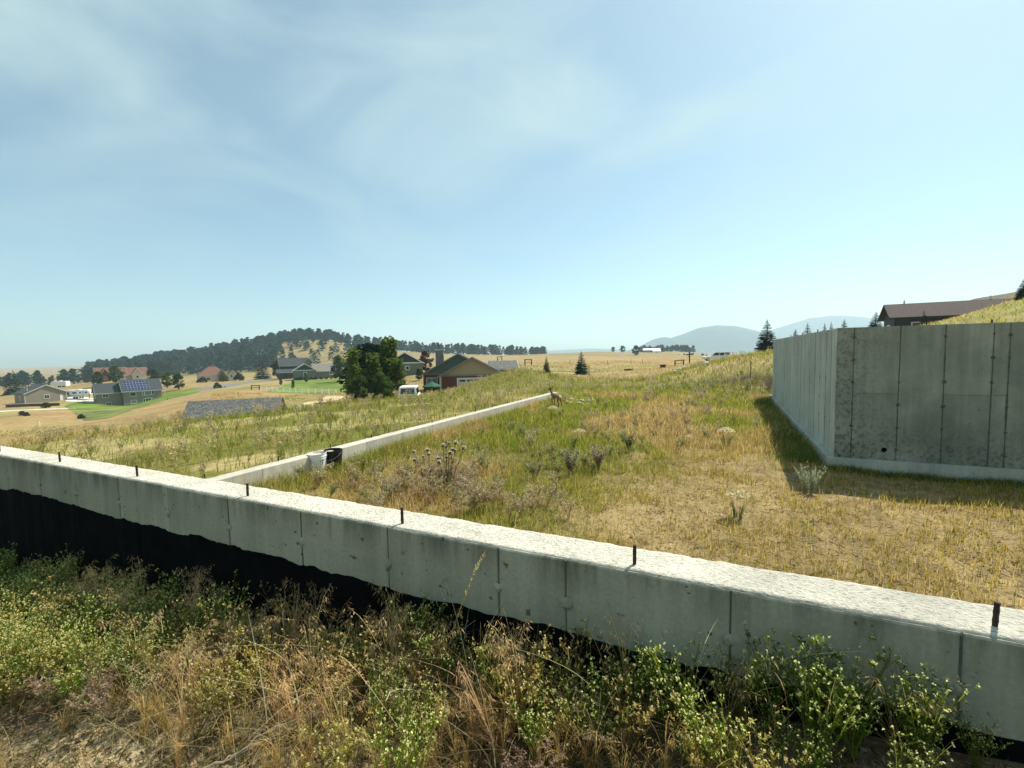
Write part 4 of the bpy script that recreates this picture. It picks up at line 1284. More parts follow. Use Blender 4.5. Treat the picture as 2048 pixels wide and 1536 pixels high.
# far farm building on the hill
h = house(1305, 711, 600, 'long pale farm building far off on the hillside', 0.1, cat='farm building', name='farm_building')
block(h, -12, 10, 0, 9, -2, 3.4, 2.2, 'x', M['greybeige'], M['white'], 0.6)
block(h, 0, 10, -6, 0, -3, 1.8, 1.5, 'x', M['white'], M['white'], 0.5)
window(h, 5, 0.6, 4, 1.4, -6)

# ------------------------------------------------------------------ fences, posts, boxes
def place(px, py, d):
    p = F(px, py, d); return np.array([p[0], p[1], float(gz(p[0], p[1]))])


A = place(522, 783, 134); B = place(672, 791, 116)
fn = empty('rail_fence', tuple(A), 0, 'white rail fence along the bright lawn edge', 'fence')
n = 13; pts = [A + (B - A) * i / (n - 1) for i in range(n)]
for q in pts: q[2] = float(gz(q[0], q[1]))
pm_ = None
for i, q in enumerate(pts):
    o = MB().box(-.075, .075, -.075, .075, -.3, 1.35).build('post', M['white'], fn) if pm_ is None else link('post', pm_, fn)
    pm_ = o.data; o.location = tuple(q - A)
for hgt in (0.45, 0.8, 1.15):
    for a, b in zip(pts[:-1], pts[1:]):
        MB().tube([tuple(a - A + [0, 0, hgt]), tuple(b - A + [0, 0, hgt])], 0.055, 4).build('rail', M['white'], fn)


def frame_gate(px0, px1, py, d, hgt, label, name='timber_frame'):
    a, b = place(px0, py, d), place(px1, py, d)
    root = empty(name, tuple((a + b) / 2), 0, label, 'gate')
    c = (a + b) / 2
    for q in (a, b): MB().tube([tuple(q - c - [0, 0, .3]), tuple(q - c + [0, 0, hgt])], 0.14, 8).build('post', M['dark_wood'], root)
    MB().tube([tuple(a - c + [0, 0, hgt - .12]), tuple(b - c + [0, 0, hgt - .12])], 0.10, 8).build('top_rail', M['dark_wood'], root)
    MB().tube([tuple(a - c + [0, 0, hgt * .45]), tuple(b - c + [0, 0, hgt * .45])], 0.05, 6).build('lower_rail', M['dark_wood'], root)


frame_gate(995, 1004, 727, 150, 1.6, 'small dark timber frame on the field, right of the garage roof')
frame_gate(1050, 1063, 732, 112, 1.5, 'dark timber frame on the field above the grassy mound')
frame_gate(1350, 1367, 729, 104, 1.35, 'low dark timber rail beside the tall field post')
frame_gate(503, 519, 781, 140, 1.5, 'brown timber gate at the left end of the white fence')
q = place(1379, 730, 104)
tp_ = empty('sign_post', tuple(q), CAMYAW, 'tall dark timber post with short crossarm standing in the field', 'post')
MB().tube([(0, 0, -.4), (0, 0, 2.9)], 0.15, 8).build('post', M['dark_wood'], tp_)
MB().tube([(-0.85, 0, 2.25), (0.95, 0, 2.45)], 0.14, 8).build('crossarm', M['dark_wood'], tp_)
MB().tube([(-0.5, -.02, 1.6), (0, -.02, 2.1)], 0.06, 6).build('brace', M['dark_wood'], tp_)
q = place(1326, 737, 88)
bx_ = empty('utility_box', tuple(q), CAMYAW + .2, 'small dark box standing in dry grass left of the post', 'box')
MB().box(-.42, .42, -.3, .3, -.1, .72).build('case', M['dark_wood'], bx_); MB().box(-.46, .46, -.34, .34, .722, .78).build('lid', M['dark_wood'], bx_)
MB().box(-.1, .28, -.33, -.303, .1, .5).build('door', M['brown_wood'], bx_)
q = place(1257, 741, 82)
lg = empty('log', tuple(q), CAMYAW + .1, 'dark fallen log lying in the dry grass of the field', 'log')
MB().tube([(-.75, 0, .15), (-.2, .02, .2), (.3, 0, .17), (.85, .05, .32)], [.17, .19, .17, .1], 8).build('trunk', M['dark_wood'], lg)
MB().tube([(.1, 0, .25), (.35, -.05, .55)], [.06, .02], 6).build('limb', M['dark_wood'], lg)
for k_, (px, py, d) in enumerate(((1178, 756, 62), (1500, 772, 24.5))):
    q = place(px, py, d)
    tag(MB().tube([(q[0], q[1], q[2] - .3), (q[0] + .02, q[1], q[2] + (1.6 if k_ == 0 else 1.05))], 0.035 if k_ == 0 else 0.02, 6).build('stake', M['brown_wood']),
        ('thin brown stake in the grass beside the larger spruce', 'pale survey stake at the foot of the dark dirt bank')[k_], 'stake')
# rail fence posts across the field
for k_, px in enumerate((1010, 1030, 1140, 1215, 1262, 1285)):
    q = place(px, 731 - k_ * .6, 120)
    tag(MB().tube([(q[0], q[1], q[2] - .3), (q[0], q[1], q[2] + 1.2)], 0.05, 6).build('fence_post', M['dark_wood']), 'thin weathered wire-fence post standing in the field', 'fence post', 'wire-fence posts across the field')

# pale rocks
def rock(loc, r, label, group, seed):
    r_ = np.random.default_rng(seed)
    V, Fc = [], []
    n = 9; rings = [(0.75, -0.35), (1.0, 0.05), (0.8, 0.45), (0.35, 0.7)]
    for rr, z in rings:
        for i in range(n):
            t = 2 * math.pi * i / n; q = r * rr * (1 + r_.uniform(-.22, .22))
            V.append((math.cos(t) * q * 1.3, math.sin(t) * q, z * r * (1 + r_.uniform(-.2, .2))))
    V.append((0, 0, .75 * r))
    for j in range(3):
        for i in range(n): Fc.append((j * n + i, j * n + (i + 1) % n, (j + 1) * n + (i + 1) % n, (j + 1) * n + i))
    for i in range(n): Fc.append((3 * n + i, 3 * n + (i + 1) % n, 4 * n))
    o = MB().poly(V, Fc).build('rock', M['rock'], None, loc=loc, rot=(0, 0, r_.uniform(0, 6)))
    return tag(o, label, 'rock', group)


for i, (px, py, d, r) in enumerate([(1358, 741, 48, .35), (1366, 738, 48, .3), (1372, 740, 47, .35), (1350, 744, 46, .25), (1412, 753, 36, .28), (1396, 757, 36, .15), (1452, 722, 40, .25), (1395, 747, 42, .2), (1395, 733, 50, .25)]):
    q = place(px, py, d); rock((q[0], q[1], q[2] + r * .2), r, 'pale boulder lying on the green slope below the white truck', 'pale boulders on the bank', i)
for i in range(26):
    q = place(1132 + random.uniform(0, 58), 797 + random.uniform(-3, 5), 20.2 + random.uniform(-.8, 1.2))
    r = random.uniform(.04, .10); rock((q[0], q[1], q[2] + r * .25 + random.uniform(0, .08)), r, 'pale rubble stone in the heap right of the deer', 'rubble heap beside the deer', 50 + i)

# ------------------------------------------------------------------ trees
def quads_at(c, a, b):
    """quads centred at c spanned by half-vectors a, b -> verts, faces"""
    V = np.stack([c - a - b, c + a - b, c + a + b, c - a + b], 1).reshape(-1, 3)
    Fq = np.arange(len(V)).reshape(-1, 4)
    return V, Fq


def unit(v):
    return v / (np.linalg.norm(v, axis=-1, keepdims=True) + 1e-9)


def rand_unit(n, r_):
    return unit(r_.normal(size=(n, 3)))


def tube_np(pts, rad, n=6):
    pts = np.array(pts, float); rad = np.array(rad, float)
    t = np.linspace(0, 2 * np.pi, n, endpoint=False)
    d = unit(np.gradient(pts, axis=0))
    ref = np.where(np.abs(d[:, 2:3]) > 0.9, np.array([[1.0, 0, 0]]), np.array([[0, 0, 1.0]]))
    a = unit(np.cross(d, ref)); b = np.cross(d, a)
    V = pts[:, None] + (a[:, None] * np.cos(t)[None, :, None] + b[:, None] * np.sin(t)[None, :, None]) * rad[:, None, None]
    k = len(pts)
    ii = np.arange(k * n).reshape(k, n)
    Fq = np.stack([ii[:-1], np.roll(ii, -1, 1)[:-1], np.roll(ii, -1, 1)[1:], ii[1:]], -1).reshape(-1, 4)
    return V.reshape(-1, 3), Fq


def join(parts):
    V = []; Fq = []; C_ = []; b = 0
    for v, f, c in parts:
        V.append(v); Fq.append(f + b); b += len(v)
        C_.append(np.broadcast_to(c, (len(v), 3)))
    return np.concatenate(V), np.concatenate(Fq), np.concatenate(C_)


BARK = np.array([0.10, 0.07, 0.05])


def conifer(seed, kind, detail=1.0):
    """unit-height conifer -> (trunk mesh, crown mesh).  kind: 'pine' ragged, 'spruce' tiered cone"""
    r_ = np.random.default_rng(seed)
    tv, tf = tube_np([(0, 0, -0.02), (r_.normal(0, .006), r_.normal(0, .006), 0.35), (r_.normal(0, .008), 0, 0.7), (0, 0, 0.985)], [0.022, 0.016, 0.009, 0.002], 7)
    P_ = []
    br = []
    if kind == 'spruce':
        tiers = int(19 * detail)
        for i in range(tiers):
            t = i / (tiers - 1)
            z = 0.05 + 0.92 * t ** 0.95
            R = 0.235 * (1 - t) ** 0.85 + 0.012
            nb = max(5, int(12 - 6 * t))
            for k in range(nb):
                az = 2 * math.pi * (k + r_.uniform(-.3, .3)) / nb + i * 0.7
                L = R * r_.uniform(0.75, 1.12)
                droop = -0.10 * (1 - t) - 0.02 + 0.35 * t
                br.append((z + r_.uniform(-.012, .012), az, L, droop))
    else:
        nb = int(70 * detail)
        z0 = r_.uniform(0.10, 0.24)
        for k in range(nb):
            t = r_.uniform(0, 1) ** 0.85
            z = z0 + (0.97 - z0) * t
            prof = math.sin(math.pi * min(1, (t * 0.8 + 0.2))) ** 0.7 if seed % 2 else (1 - t) ** 0.6
            R = (0.20 * prof + 0.03) * r_.uniform(0.5, 1.15)
            br.append((z, r_.uniform(0, 2 * math.pi), R, r_.uniform(-.05, .35)))
    cV, cF, cC = [], [], []
    base = np.array([0.022, 0.050, 0.028]) if kind == 'spruce' else np.array([0.016, 0.048, 0.032])
    for z, az, L, dr in br:
        d = np.array([math.cos(az), math.sin(az), dr]); d /= np.linalg.norm(d)
        side = np.array([-math.sin(az), math.cos(az), 0])
        m = int((7 if kind == 'spruce' else 6) * max(1, detail))
        for j in range(m):
            u = (j + 0.7) / m
            c = np.array([0, 0, z]) + d * L * u + np.array([0, 0, -0.018 * u * u if kind == 'spruce' else 0.0])
            if kind == 'spruce':
                hw = L * 0.30 * (1.05 - u * 0.75); hl = L / m * 1.0
                for sgn in (-1, 1):
                    a = (side * sgn * 0.9 + d * 0.75); a = a / np.linalg.norm(a) * hw
                    n_ = np.array([0, 0, 1]) * hw * 0.28 + r_.normal(0, hw * 0.1, 3)
                    b = (d * 0.5 - np.array([0, 0, 0.6])); b = b / np.linalg.norm(b) * hl * 0.62
                    v, f = quads_at((c + a * 0.8)[None], a[None] + 0 * n_, b[None])
                    cV.append(v); cF.append(f); cC.append(base * r_.uniform(0.65, 1.5))
            else:
                s = 0.030 * r_.uniform(0.6, 1.35)
                c = c + r_.normal(0, 0.012, 3)
                a = rand_unit(2, r_); b = unit(np.cross(a, rand_unit(2, r_)))
                v, f = quads_at(np.repeat(c[None], 2, 0), a * s * 1.2, b * s * 0.75)
                cV.append(v); cF.append(f); cC.append(base * r_.uniform(0.6, 1.6))
    n_per = [len(v) for v in cV]
    V = np.concatenate(cV); off = np.cumsum([0] + n_per[:-1])
    Fq = np.concatenate([f + o for f, o in zip(cF, off)])
    C_ = np.concatenate([np.broadcast_to(c, (k, 3)) for c, k in zip(cC, n_per)])
    tm = np_mesh('trunk', tv, tf, M['bark'], smooth=True)
    cm = np_mesh('crown', V, Fq, M['needle'], C_)
    return tm, cm


def broadleaf(seed, col_, n=2600, shape='round', leaf=0.022):
    """unit-height leafy tree: trunk, limbs, and leaf clumps spread through the crown"""
    r_ = np.random.default_rng(seed)
    parts = []
    z0 = 0.06 if shape == 'column' else 0.16
    parts.append((*tube_np([(0, 0, -.03), (.01, 0, .3), (0, .01, .62), (0, 0, .9)], [.026, .02, .012, .003], 7), BARK))
    clumps = []
    nb = 46 if shape == 'column' else 40
    for i in range(nb):
        t = r_.uniform(0, 1)
        az = r_.uniform(0, 2 * math.pi)
        z = z0 + (1 - z0) * t
        if shape == 'column':
            R = 0.155 * (math.sin(math.pi * (0.12 + 0.86 * t)) ** 0.6) * (1 - 0.55 * t)
        elif shape == 'bush':
            R = 0.5 * math.sqrt(max(0.02, 1 - t ** 2))
        else:
            R = 0.27 * math.sin(math.pi * (0.10 + 0.86 * t)) ** 0.7
        rr = R * math.sqrt(r_.uniform(0.12, 1))
        c = np.array([math.cos(az) * rr, math.sin(az) * rr, min(z, 0.97)])
        clumps.append((c, r_.uniform(0.05, 0.10) * (1.5 if shape == 'bush' else 1.0)))
        if shape != 'bush' or i % 2:
            zs = max(0.05, c[2] - r_.uniform(.12, .25))
            parts.append((*tube_np([(0, 0, zs), tuple(c * [0.5, 0.5, 1] - [0, 0, .03]), tuple(c)], [.008, .005, .002], 4), BARK))
    tv, tf, tcol = join(parts)
    ci = r_.integers(0, len(clumps), n)
    cc = np.array([c for c, s in clumps])[ci]; ss = np.array([s for c, s in clumps])[ci]
    cj = np.array([r_.uniform(0.7, 1.35) for _ in clumps])[ci]
    pos = cc + np.clip(r_.normal(size=(n, 3)), -1.7, 1.7) * ss[:, None] * np.array([0.55, 0.55, 0.6])
    a = rand_unit(n, r_); b = unit(np.cross(a, rand_unit(n, r_)))
    s = leaf * r_.uniform(0.6, 1.3, n)[:, None]
    V, Fq = quads_at(pos, a * s, b * s * 0.7)
    C_ = np.repeat(np.array(col_)[None] * (cj * r_.uniform(0.65, 1.4, n))[:, None], 4, 0)
    return np_mesh('trunk', tv, tf, M['bark'], smooth=True), np_mesh('crown', V, Fq, M['leaf'], C_)


PINES = [conifer(s, 'pine', 1.0) for s in (1, 2, 3, 4, 5, 6)]
SPR = [conifer(s, 'spruce', 1.3) for s in (11, 12)]
SPS = [conifer(s, 'spruce', 0.9) for s in (15, 16)]
BL_D = [broadleaf(s, (0.035, 0.065, 0.02)) for s in (21, 22)]
BL_L = [broadleaf(s, (0.095, 0.145, 0.02), 3600, 'column', .017) for s in (31, 32)]
BL_G = [broadleaf(s, (0.06, 0.11, 0.018), 3400, 'round', .018) for s in (41, 42)]
BL_P = [broadleaf(s, (0.045, 0.018, 0.02), 1800) for s in (51,)]
BL_B = [broadleaf(s, (0.13, 0.15, 0.03), 2000, 'bush', 0.04) for s in (61, 62)]
BL_BD = [broadleaf(s, (0.035, 0.055, 0.022), 2000, 'bush', 0.04) for s in (65, 66)]


def tree(name, tmpl, x, y, h, label, cat='tree', group=None, wide=1.0, sink=0.1, zb=None):
    z = float(gz(x, y)) - sink if zb is None else zb
    root = empty(name, (x, y, z), random.uniform(0, 6.28), label, cat, group)
    root.scale = (h * wide, h * wide, h)
    link('trunk', tmpl[0], root); link('crown', tmpl[1], root)
    return root


def tree_px(name, tmpl, px, pyb, d, pyt, label, cat='tree', group=None, wide=1.0):
    """foot seen at (px, pyb), tip at pyt"""
    b = F(px, pyb, d); t = F(px, pyt, d)
    zb = float(gz(b[0], b[1])) - 0.1
    return tree(name, tmpl, b[0], b[1], max(0.4, t[2] - zb), label, cat, group, wide, zb=zb)


# pine-clad hill
ridge_x = [150, 200, 300, 400, 500, 580, 650, 720, 800, 900, 1000, 1090]
cnt = 0
rp = np.random.default_rng(5)
cand = []
while len(cand) < 300:
    px = rp.uniform(170, 545) if len(cand) < 150 else (rp.uniform(535, 775) if len(cand) < 230 else rp.uniform(760, 1092)); d = rp.uniform(440, 690)
    u = (d - 440) / 250.0
    dens = 0.0
    if px < 540: dens = 1.0 if u > 0.12 else 0.35
    elif px < 760: dens = 0.95 if u > 0.80 else (0.30 if 0.30 < u else 0.10)
    elif px < 1092: dens = 1.0 if 0.74 < u else 0.0
    nn = vnoise(np.array(px), np.array(d * 0.5), 0.03, 3)
    if 520 < px < 790 and u < .78: dens *= 1.6 * max(0, float(nn) - 0.25)
    if px > 760 and float(vnoise(np.array(px), np.array(0.0), 0.05, 9)) < 0.3: dens *= 0.3
    if rp.uniform() < dens: cand.append((px, d))
for px, d in cand:
    b = F(px, 720, d)
    hh = rp.uniform(10, 18.0) * (0.92 if px > 760 else 1.0)
    tree('pine_tree', PINES[rp.integers(0, 6)], b[0], b[1], hh, 'dark pine among the many on the distant wooded hill', 'tree', 'pines on the distant hill', rp.uniform(1.5, 2.1), 0.3)
# the wood behind them, too thick to count
MINI = []
for s_ in (71, 72, 73, 74):
    r_ = np.random.default_rng(s_); k_ = 80
    t_ = r_.uniform(0, 1, k_); z_ = .1 + .88 * t_; R_m = (.21 * (1 - t_) ** .75 + .015) * r_.uniform(.3, 1.05, k_); a_m = r_.uniform(0, 6.28, k_)
    c_ = np.stack([np.cos(a_m) * R_m, np.sin(a_m) * R_m, z_], -1); a_ = rand_unit(k_, r_); a_[:, 2] *= .5; a_ = unit(a_); b_m = unit(np.cross(a_, rand_unit(k_, r_))); s__ = .055 * r_.uniform(.6, 1.3, (k_, 1))
    v_, f_ = quads_at(c_, a_ * s__, b_m * s__ * .7)
    MINI.append((v_, f_, np.repeat(np.array([.014, .044, .031]) * r_.uniform(.6, 1.5, (k_, 1)), 4, 0)))
wp = []
mass = []
while len(mass) < 900:
    px = rp.uniform(170, 1090); d = rp.uniform(450, 700); u = (d - 440) / 250.
    dn = (1.0 if px < 500 else .55 * sstep(620, 480, px) + .12) if u < .82 else (1.0 if px < 800 else .8)
    if px > 770 and u < .78: dn = 0
    if rp.uniform() < dn * (0.3 + float(vnoise(np.array(px), np.array(d), .04, 8))): mass.append((px, d))
for px, d in mass:
    b = F(px, 720, d); hh = rp.uniform(9, 17); v_, f_, c_ = MINI[rp.integers(0, 4)]; w_ = rp.uniform(1.2, 1.7)
    wp.append((v_ * [hh * w_, hh * w_, hh] + [b[0], b[1], float(gz(b[0], b[1])) - .3], f_, c_ * rp.uniform(.8, 1.25)))
v_, f_, c_ = join(wp)
tag(link('pine_forest', np_mesh('pine_forest', v_, f_, M['needle'], c_)), 'thick dark pine wood on the distant hill', None, None, 'stuff')
# far pines along the left horizon
for i in range(34):
    px = -30 + i * 7.6 + rp.uniform(-4, 4); d = rp.uniform(330, 420)
    b = F(px, 770, d)
    zt = F(px, 752 - rp.uniform(-3, 12) - (px > 120) * 3, d)[2]; zb = float(gz(b[0], b[1])) - .3
    tree('pine_tree', PINES[rp.integers(0, 6)], b[0], b[1], max(5, zt - zb), 'dark pine in the flat row along the left horizon', 'tree', 'pines along the left horizon', rp.uniform(1.1, 1.6), zb=zb)
tree_px('pine_tree', SPS[0], 30, 787, 205, 739, 'large dark conifer behind the taupe house roof', wide=1.45)
# trees round the valley houses
tree_px('leafy_tree', BL_G[0], 232, 770, 225, 733, 'green leafy tree in front of the brown gables', wide=1.25)
tree_px('leafy_tree', BL_D[0], 308, 778, 228, 740, 'dark round tree right of the brown gables', wide=1.6)
tree_px('leafy_tree', BL_G[1], 335, 783, 195, 745, 'green tree right of the solar-roof house, the left of two', wide=1.3)
tree_px('leafy_tree', BL_D[1], 358, 785, 185, 748, 'dark green tree by the lawn, right of two beside solar-roof house', wide=1.25)
tree_px('leafy_tree', BL_D[0], 195, 770, 215, 745, 'dark tree squeezed left of the solar-roof house', wide=1.2)
tree_px('leafy_tree', BL_B[0], 446, 764, 235, 748, 'yellow-green bush before the hip-roofed house', 'bush', wide=1.1)
tree_px('leafy_tree', BL_BD[0], 405, 766, 232, 755, 'dark hedge bush left of the hip-roofed house front', 'bush', wide=1.8)
tree_px('leafy_tree', BL_BD[1], 478, 762, 240, 747, 'dark bush at the right corner of the hip-roofed house', 'bush', wide=1.2)
tree_px('conifer_tree', SPS[1], 525, 756, 240, 718, 'dark pointed tree left of the two-storey house, farther one', wide=1.6)
tree_px('leafy_tree', BL_D[1], 556, 756, 230, 722, 'dark broad tree touching the two-storey house', wide=1.3)
tree_px('leafy_tree', BL_G[0], 680, 766, 170, 713, 'green tree hiding the right end of the green house', wide=1.1)
tree_px('leafy_tree', BL_G[1], 702, 766, 165, 716, 'green tree just left of the tall clump', wide=1.0)
tree_px('young_tree', BL_G[0], 562, 772, 160, 757, 'small dark tree at the driveway edge above the lawn', wide=0.8)
tree_px('young_tree', BL_D[1], 586, 776, 145, 761, 'small dark-leaved tree standing on the lawn', wide=0.8)
tree_px('young_tree', BL_G[1], 613, 765, 175, 749, 'young tree before the white-trimmed gable', wide=0.9)
tree_px('young_tree', BL_D[0], 336, 812, 150, 796, 'small sapling at the right corner of the solar-roof house lawn', wide=0.7)
tree_px('leafy_tree', BL_BD[0], 435, 779, 175, 766, 'green roadside bush in the middle of the valley', 'bush', wide=1.3)
tree_px('leafy_tree', BL_BD[1], 450, 780, 176, 773, 'low roadside bush beside a taller one', 'bush', wide=1.2)
for i in range(9):
    tree_px('shrub', BL_BD[i % 2], 592 + i * 10 + rp.uniform(-2, 2), 762, 190, 755 + rp.uniform(-1.5, 1), 'small dark shrub planted along the green house wall', 'shrub', 'shrubs along the green house', 1.3)
# tall clump in the middle
BIGP = [conifer(s_, 'pine', 2.2) for s_ in (82, 84)]
tree_px('pine_tree', BIGP[0], 735, 808, 60, 689, 'dark tall pine at the back of the middle clump, left of centre', wide=1.8)
tree_px('pine_tree', BIGP[1], 758, 808, 61, 692, 'dark tall pine at the back of the middle clump, right of centre', wide=1.6)
tree_px('poplar_tree', BL_L[0], 781, 806, 56, 681, 'tallest light green pointed tree of the middle clump', wide=1.15)
tree_px('poplar_tree', BL_L[1], 710, 810, 54, 702, 'light green pointed tree at the left edge of the middle clump', wide=1.2)
tree_px('poplar_tree', BL_L[0], 797, 806, 54, 722, 'shorter light green tree at the right edge of the clump', wide=1.3)
tree_px('poplar_tree', BL_L[1], 748, 811, 53, 712, 'green tree in the middle of the clump before the pines', wide=1.35)
tree_px('leafy_tree', BL_G[0], 765, 814, 51, 748, 'lower green bushy tree in front of the clump centre', wide=1.2)
tree_px('leafy_tree', BL_G[1], 722, 814, 50, 752, 'lower green bushy tree in front of the clump left', wide=1.15)
tree_px('leafy_tree', BL_B[1], 806, 806, 52, 762, 'yellow-green bush at the right foot of the clump', 'bush', wide=0.6)
tree_px('leafy_tree', BL_P[0], 852, 752, 125, 704, 'purple-leaved tree beside the dark-gabled house', wide=1.25)
tree_px('leafy_tree', BL_D[1], 838, 762, 95, 738, 'dark small tree right of the dark-gabled house', wide=1.3)
# spruces on the field
tree_px('spruce_tree', SPR[0], 1163, 750, 72, 701, 'dark spruce on the field, larger of the two in mid-distance', wide=1.25)
tree_px('spruce_tree', SPR[1], 1093, 747, 74, 711, 'small slim spruce on the field behind the mound', wide=0.95)
tree_px('spruce_tree', SPR[1], 1533, 709, 60, 637, 'big dark spruce left of the tall concrete wall', wide=1.25)
for i, (px, pt) in enumerate(((1590, 657), (1614, 644), (1648, 645), (1661, 642), (1687, 637))):
    tree_px('spruce_tree', (SPR, SPS)[i % 2][i % 2], px, 700, 46, pt, ('dark spruce tip over the side wall, leftmost of five', 'dark spruce tip over the side wall, second from left', 'dark spruce tip over the side wall, thin middle one',
             'dark spruce tip over the side wall, fourth from left', 'dark spruce tip over the wall corner, rightmost of five')[i], wide=(1.1, 1.0, .7, .7, 1.0)[i])
tree_px('spruce_tree', SPR[0], 1751, 664, 55, 622, 'dark spruce at the left gable of the brown-roofed building', wide=1.4)
tree_px('spruce_tree', SPS[0], 1847, 660, 48, 619, 'small dark spruce before the brown roof', wide=0.95)
tree_px('spruce_tree', SPR[0], 2046, 600, 40, 556, 'dark spruce cut by the right edge above the grassy knoll', wide=1.3)
# far hill trees
for i, (px, pb, pt, w) in enumerate(((1226, 703, 694, 1.7), (1245, 703, 692, 1.9), (1272, 712, 692, 1.7))):
    tree_px('leafy_tree', BL_D[i % 2], px, pb, 520 if i < 2 else 420, pt, ('lone round tree on the far crest, left of the pair', 'lone round tree on the far crest, right of the pair', 'larger dark round tree left of the far farm building')[i], wide=w * .85)
tree_px('leafy_tree', BL_D[0], 1305, 714, 560, 703, 'dark tree before the far farm building', wide=1.4)
for i in range(30):
    px = 1282 + i * 3.6 + rp.uniform(-2, 2)
    tree_px('pine_tree', PINES[i % 6], px, 704, 640 + rp.uniform(-20, 40), 692 + rp.uniform(-3, 3), 'blue-green pine in the row behind the far farm building', 'tree', 'pines behind the farm building', 1.7)
for i, px in enumerate((1352, 1358, 1368, 1376, 1384, 1405, 1413)):
    tree_px('shrub', BL_BD[i % 2], px, 714, 480, 709 - (i % 3), 'small dark shrub on the far slope below the pines', 'shrub', 'shrubs on the far slope', 1.2)

for i, (px, py, d, pt, lb) in enumerate(((162, 836, 96, 829, 'small dark bush alone on the tan field below the lawn'), (44, 826, 112, 823, 'flat dark bush on the tan field at the far left'), (52, 828, 110, 825, 'tiny dark bush beside a flatter one on the tan field'), (92, 815, 146, 806, 'rounded bush on the brown retaining wall'))):
    tree_px('shrub', BL_BD[i % 2], px, py, d, pt, lb, 'shrub', wide=1.5)
q_ = place(79, 850, 80)
tag(MB().tube([(q_[0], q_[1], q_[2] - .2), (q_[0], q_[1], q_[2] + .9)], .07, 8).build('standpipe', M['white']), 'short white standpipe on the tan field at the left', 'pipe')

# ------------------------------------------------------------------ grass and weeds
def blades(base, h, w, lean_az, lean, rgb, segs=3, seed=0, tipcol=None, curl=2.0):
    """n ribbons in one go"""
    n = len(base)
    r_ = np.random.default_rng(seed)
    t = np.linspace(0, 1, segs + 1)
    sa = r_.uniform(0, 2 * np.pi, n)
    side = np.stack([np.cos(sa), np.sin(sa), np.zeros(n)], -1)
    ld = np.stack([np.cos(lean_az), np.sin(lean_az), np.zeros(n)], -1)
    pos = base[:, None] + np.array([0, 0, 1.0])[None, None] * (h[:, None] * (t[None] - 0.35 * lean[:, None] * t[None] ** curl))[..., None] \
        + ld[:, None] * (h[:, None] * lean[:, None] * t[None] ** curl)[..., None]
    wd = (w[:, None] * (1 - t[None] ** 1.6 * 0.92))[..., None] * side[:, None]
    V = np.stack([pos - wd * .5, pos + wd * .5], 2)      # n, S+1, 2, 3
    ii = np.arange(n * (segs + 1) * 2).reshape(n, segs + 1, 2)
    Fq = np.stack([ii[:, :-1, 0], ii[:, :-1, 1], ii[:, 1:, 1], ii[:, 1:, 0]], -1).reshape(-1, 4)
    tc_ = rgb if tipcol is None else tipcol
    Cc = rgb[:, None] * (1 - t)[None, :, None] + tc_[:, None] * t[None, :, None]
    Cc = np.repeat(Cc[:, :, None], 2, 2)
    return V.reshape(-1, 3), Fq, Cc.reshape(-1, 3)


def in_view(x, y, z, m=140):
    fx, fy, d = frame_xy(x, y, z)
    return (d > 0.2) & (fx > -m - 160) & (fx < 2048 + m + 160) & (fy < 1536 + m * 2) & (fy > 300)


def pick(cols, wts, n, r_, jit=0.25):
    c = np.array(cols)[r_.choice(len(cols), n, p=np.array(wts) / sum(wts))]
    return c * r_.uniform(1 - jit, 1 + jit, (n, 1)) * r_.uniform(.93, 1.07, (n, 3))


def stuff(name, parts, label, cat_mat='grass'):
    V, Fq, Cc = join(parts)
    return tag(link(name, np_mesh(name, V, Fq, M[cat_mat], Cc)), label, None, None, 'stuff')


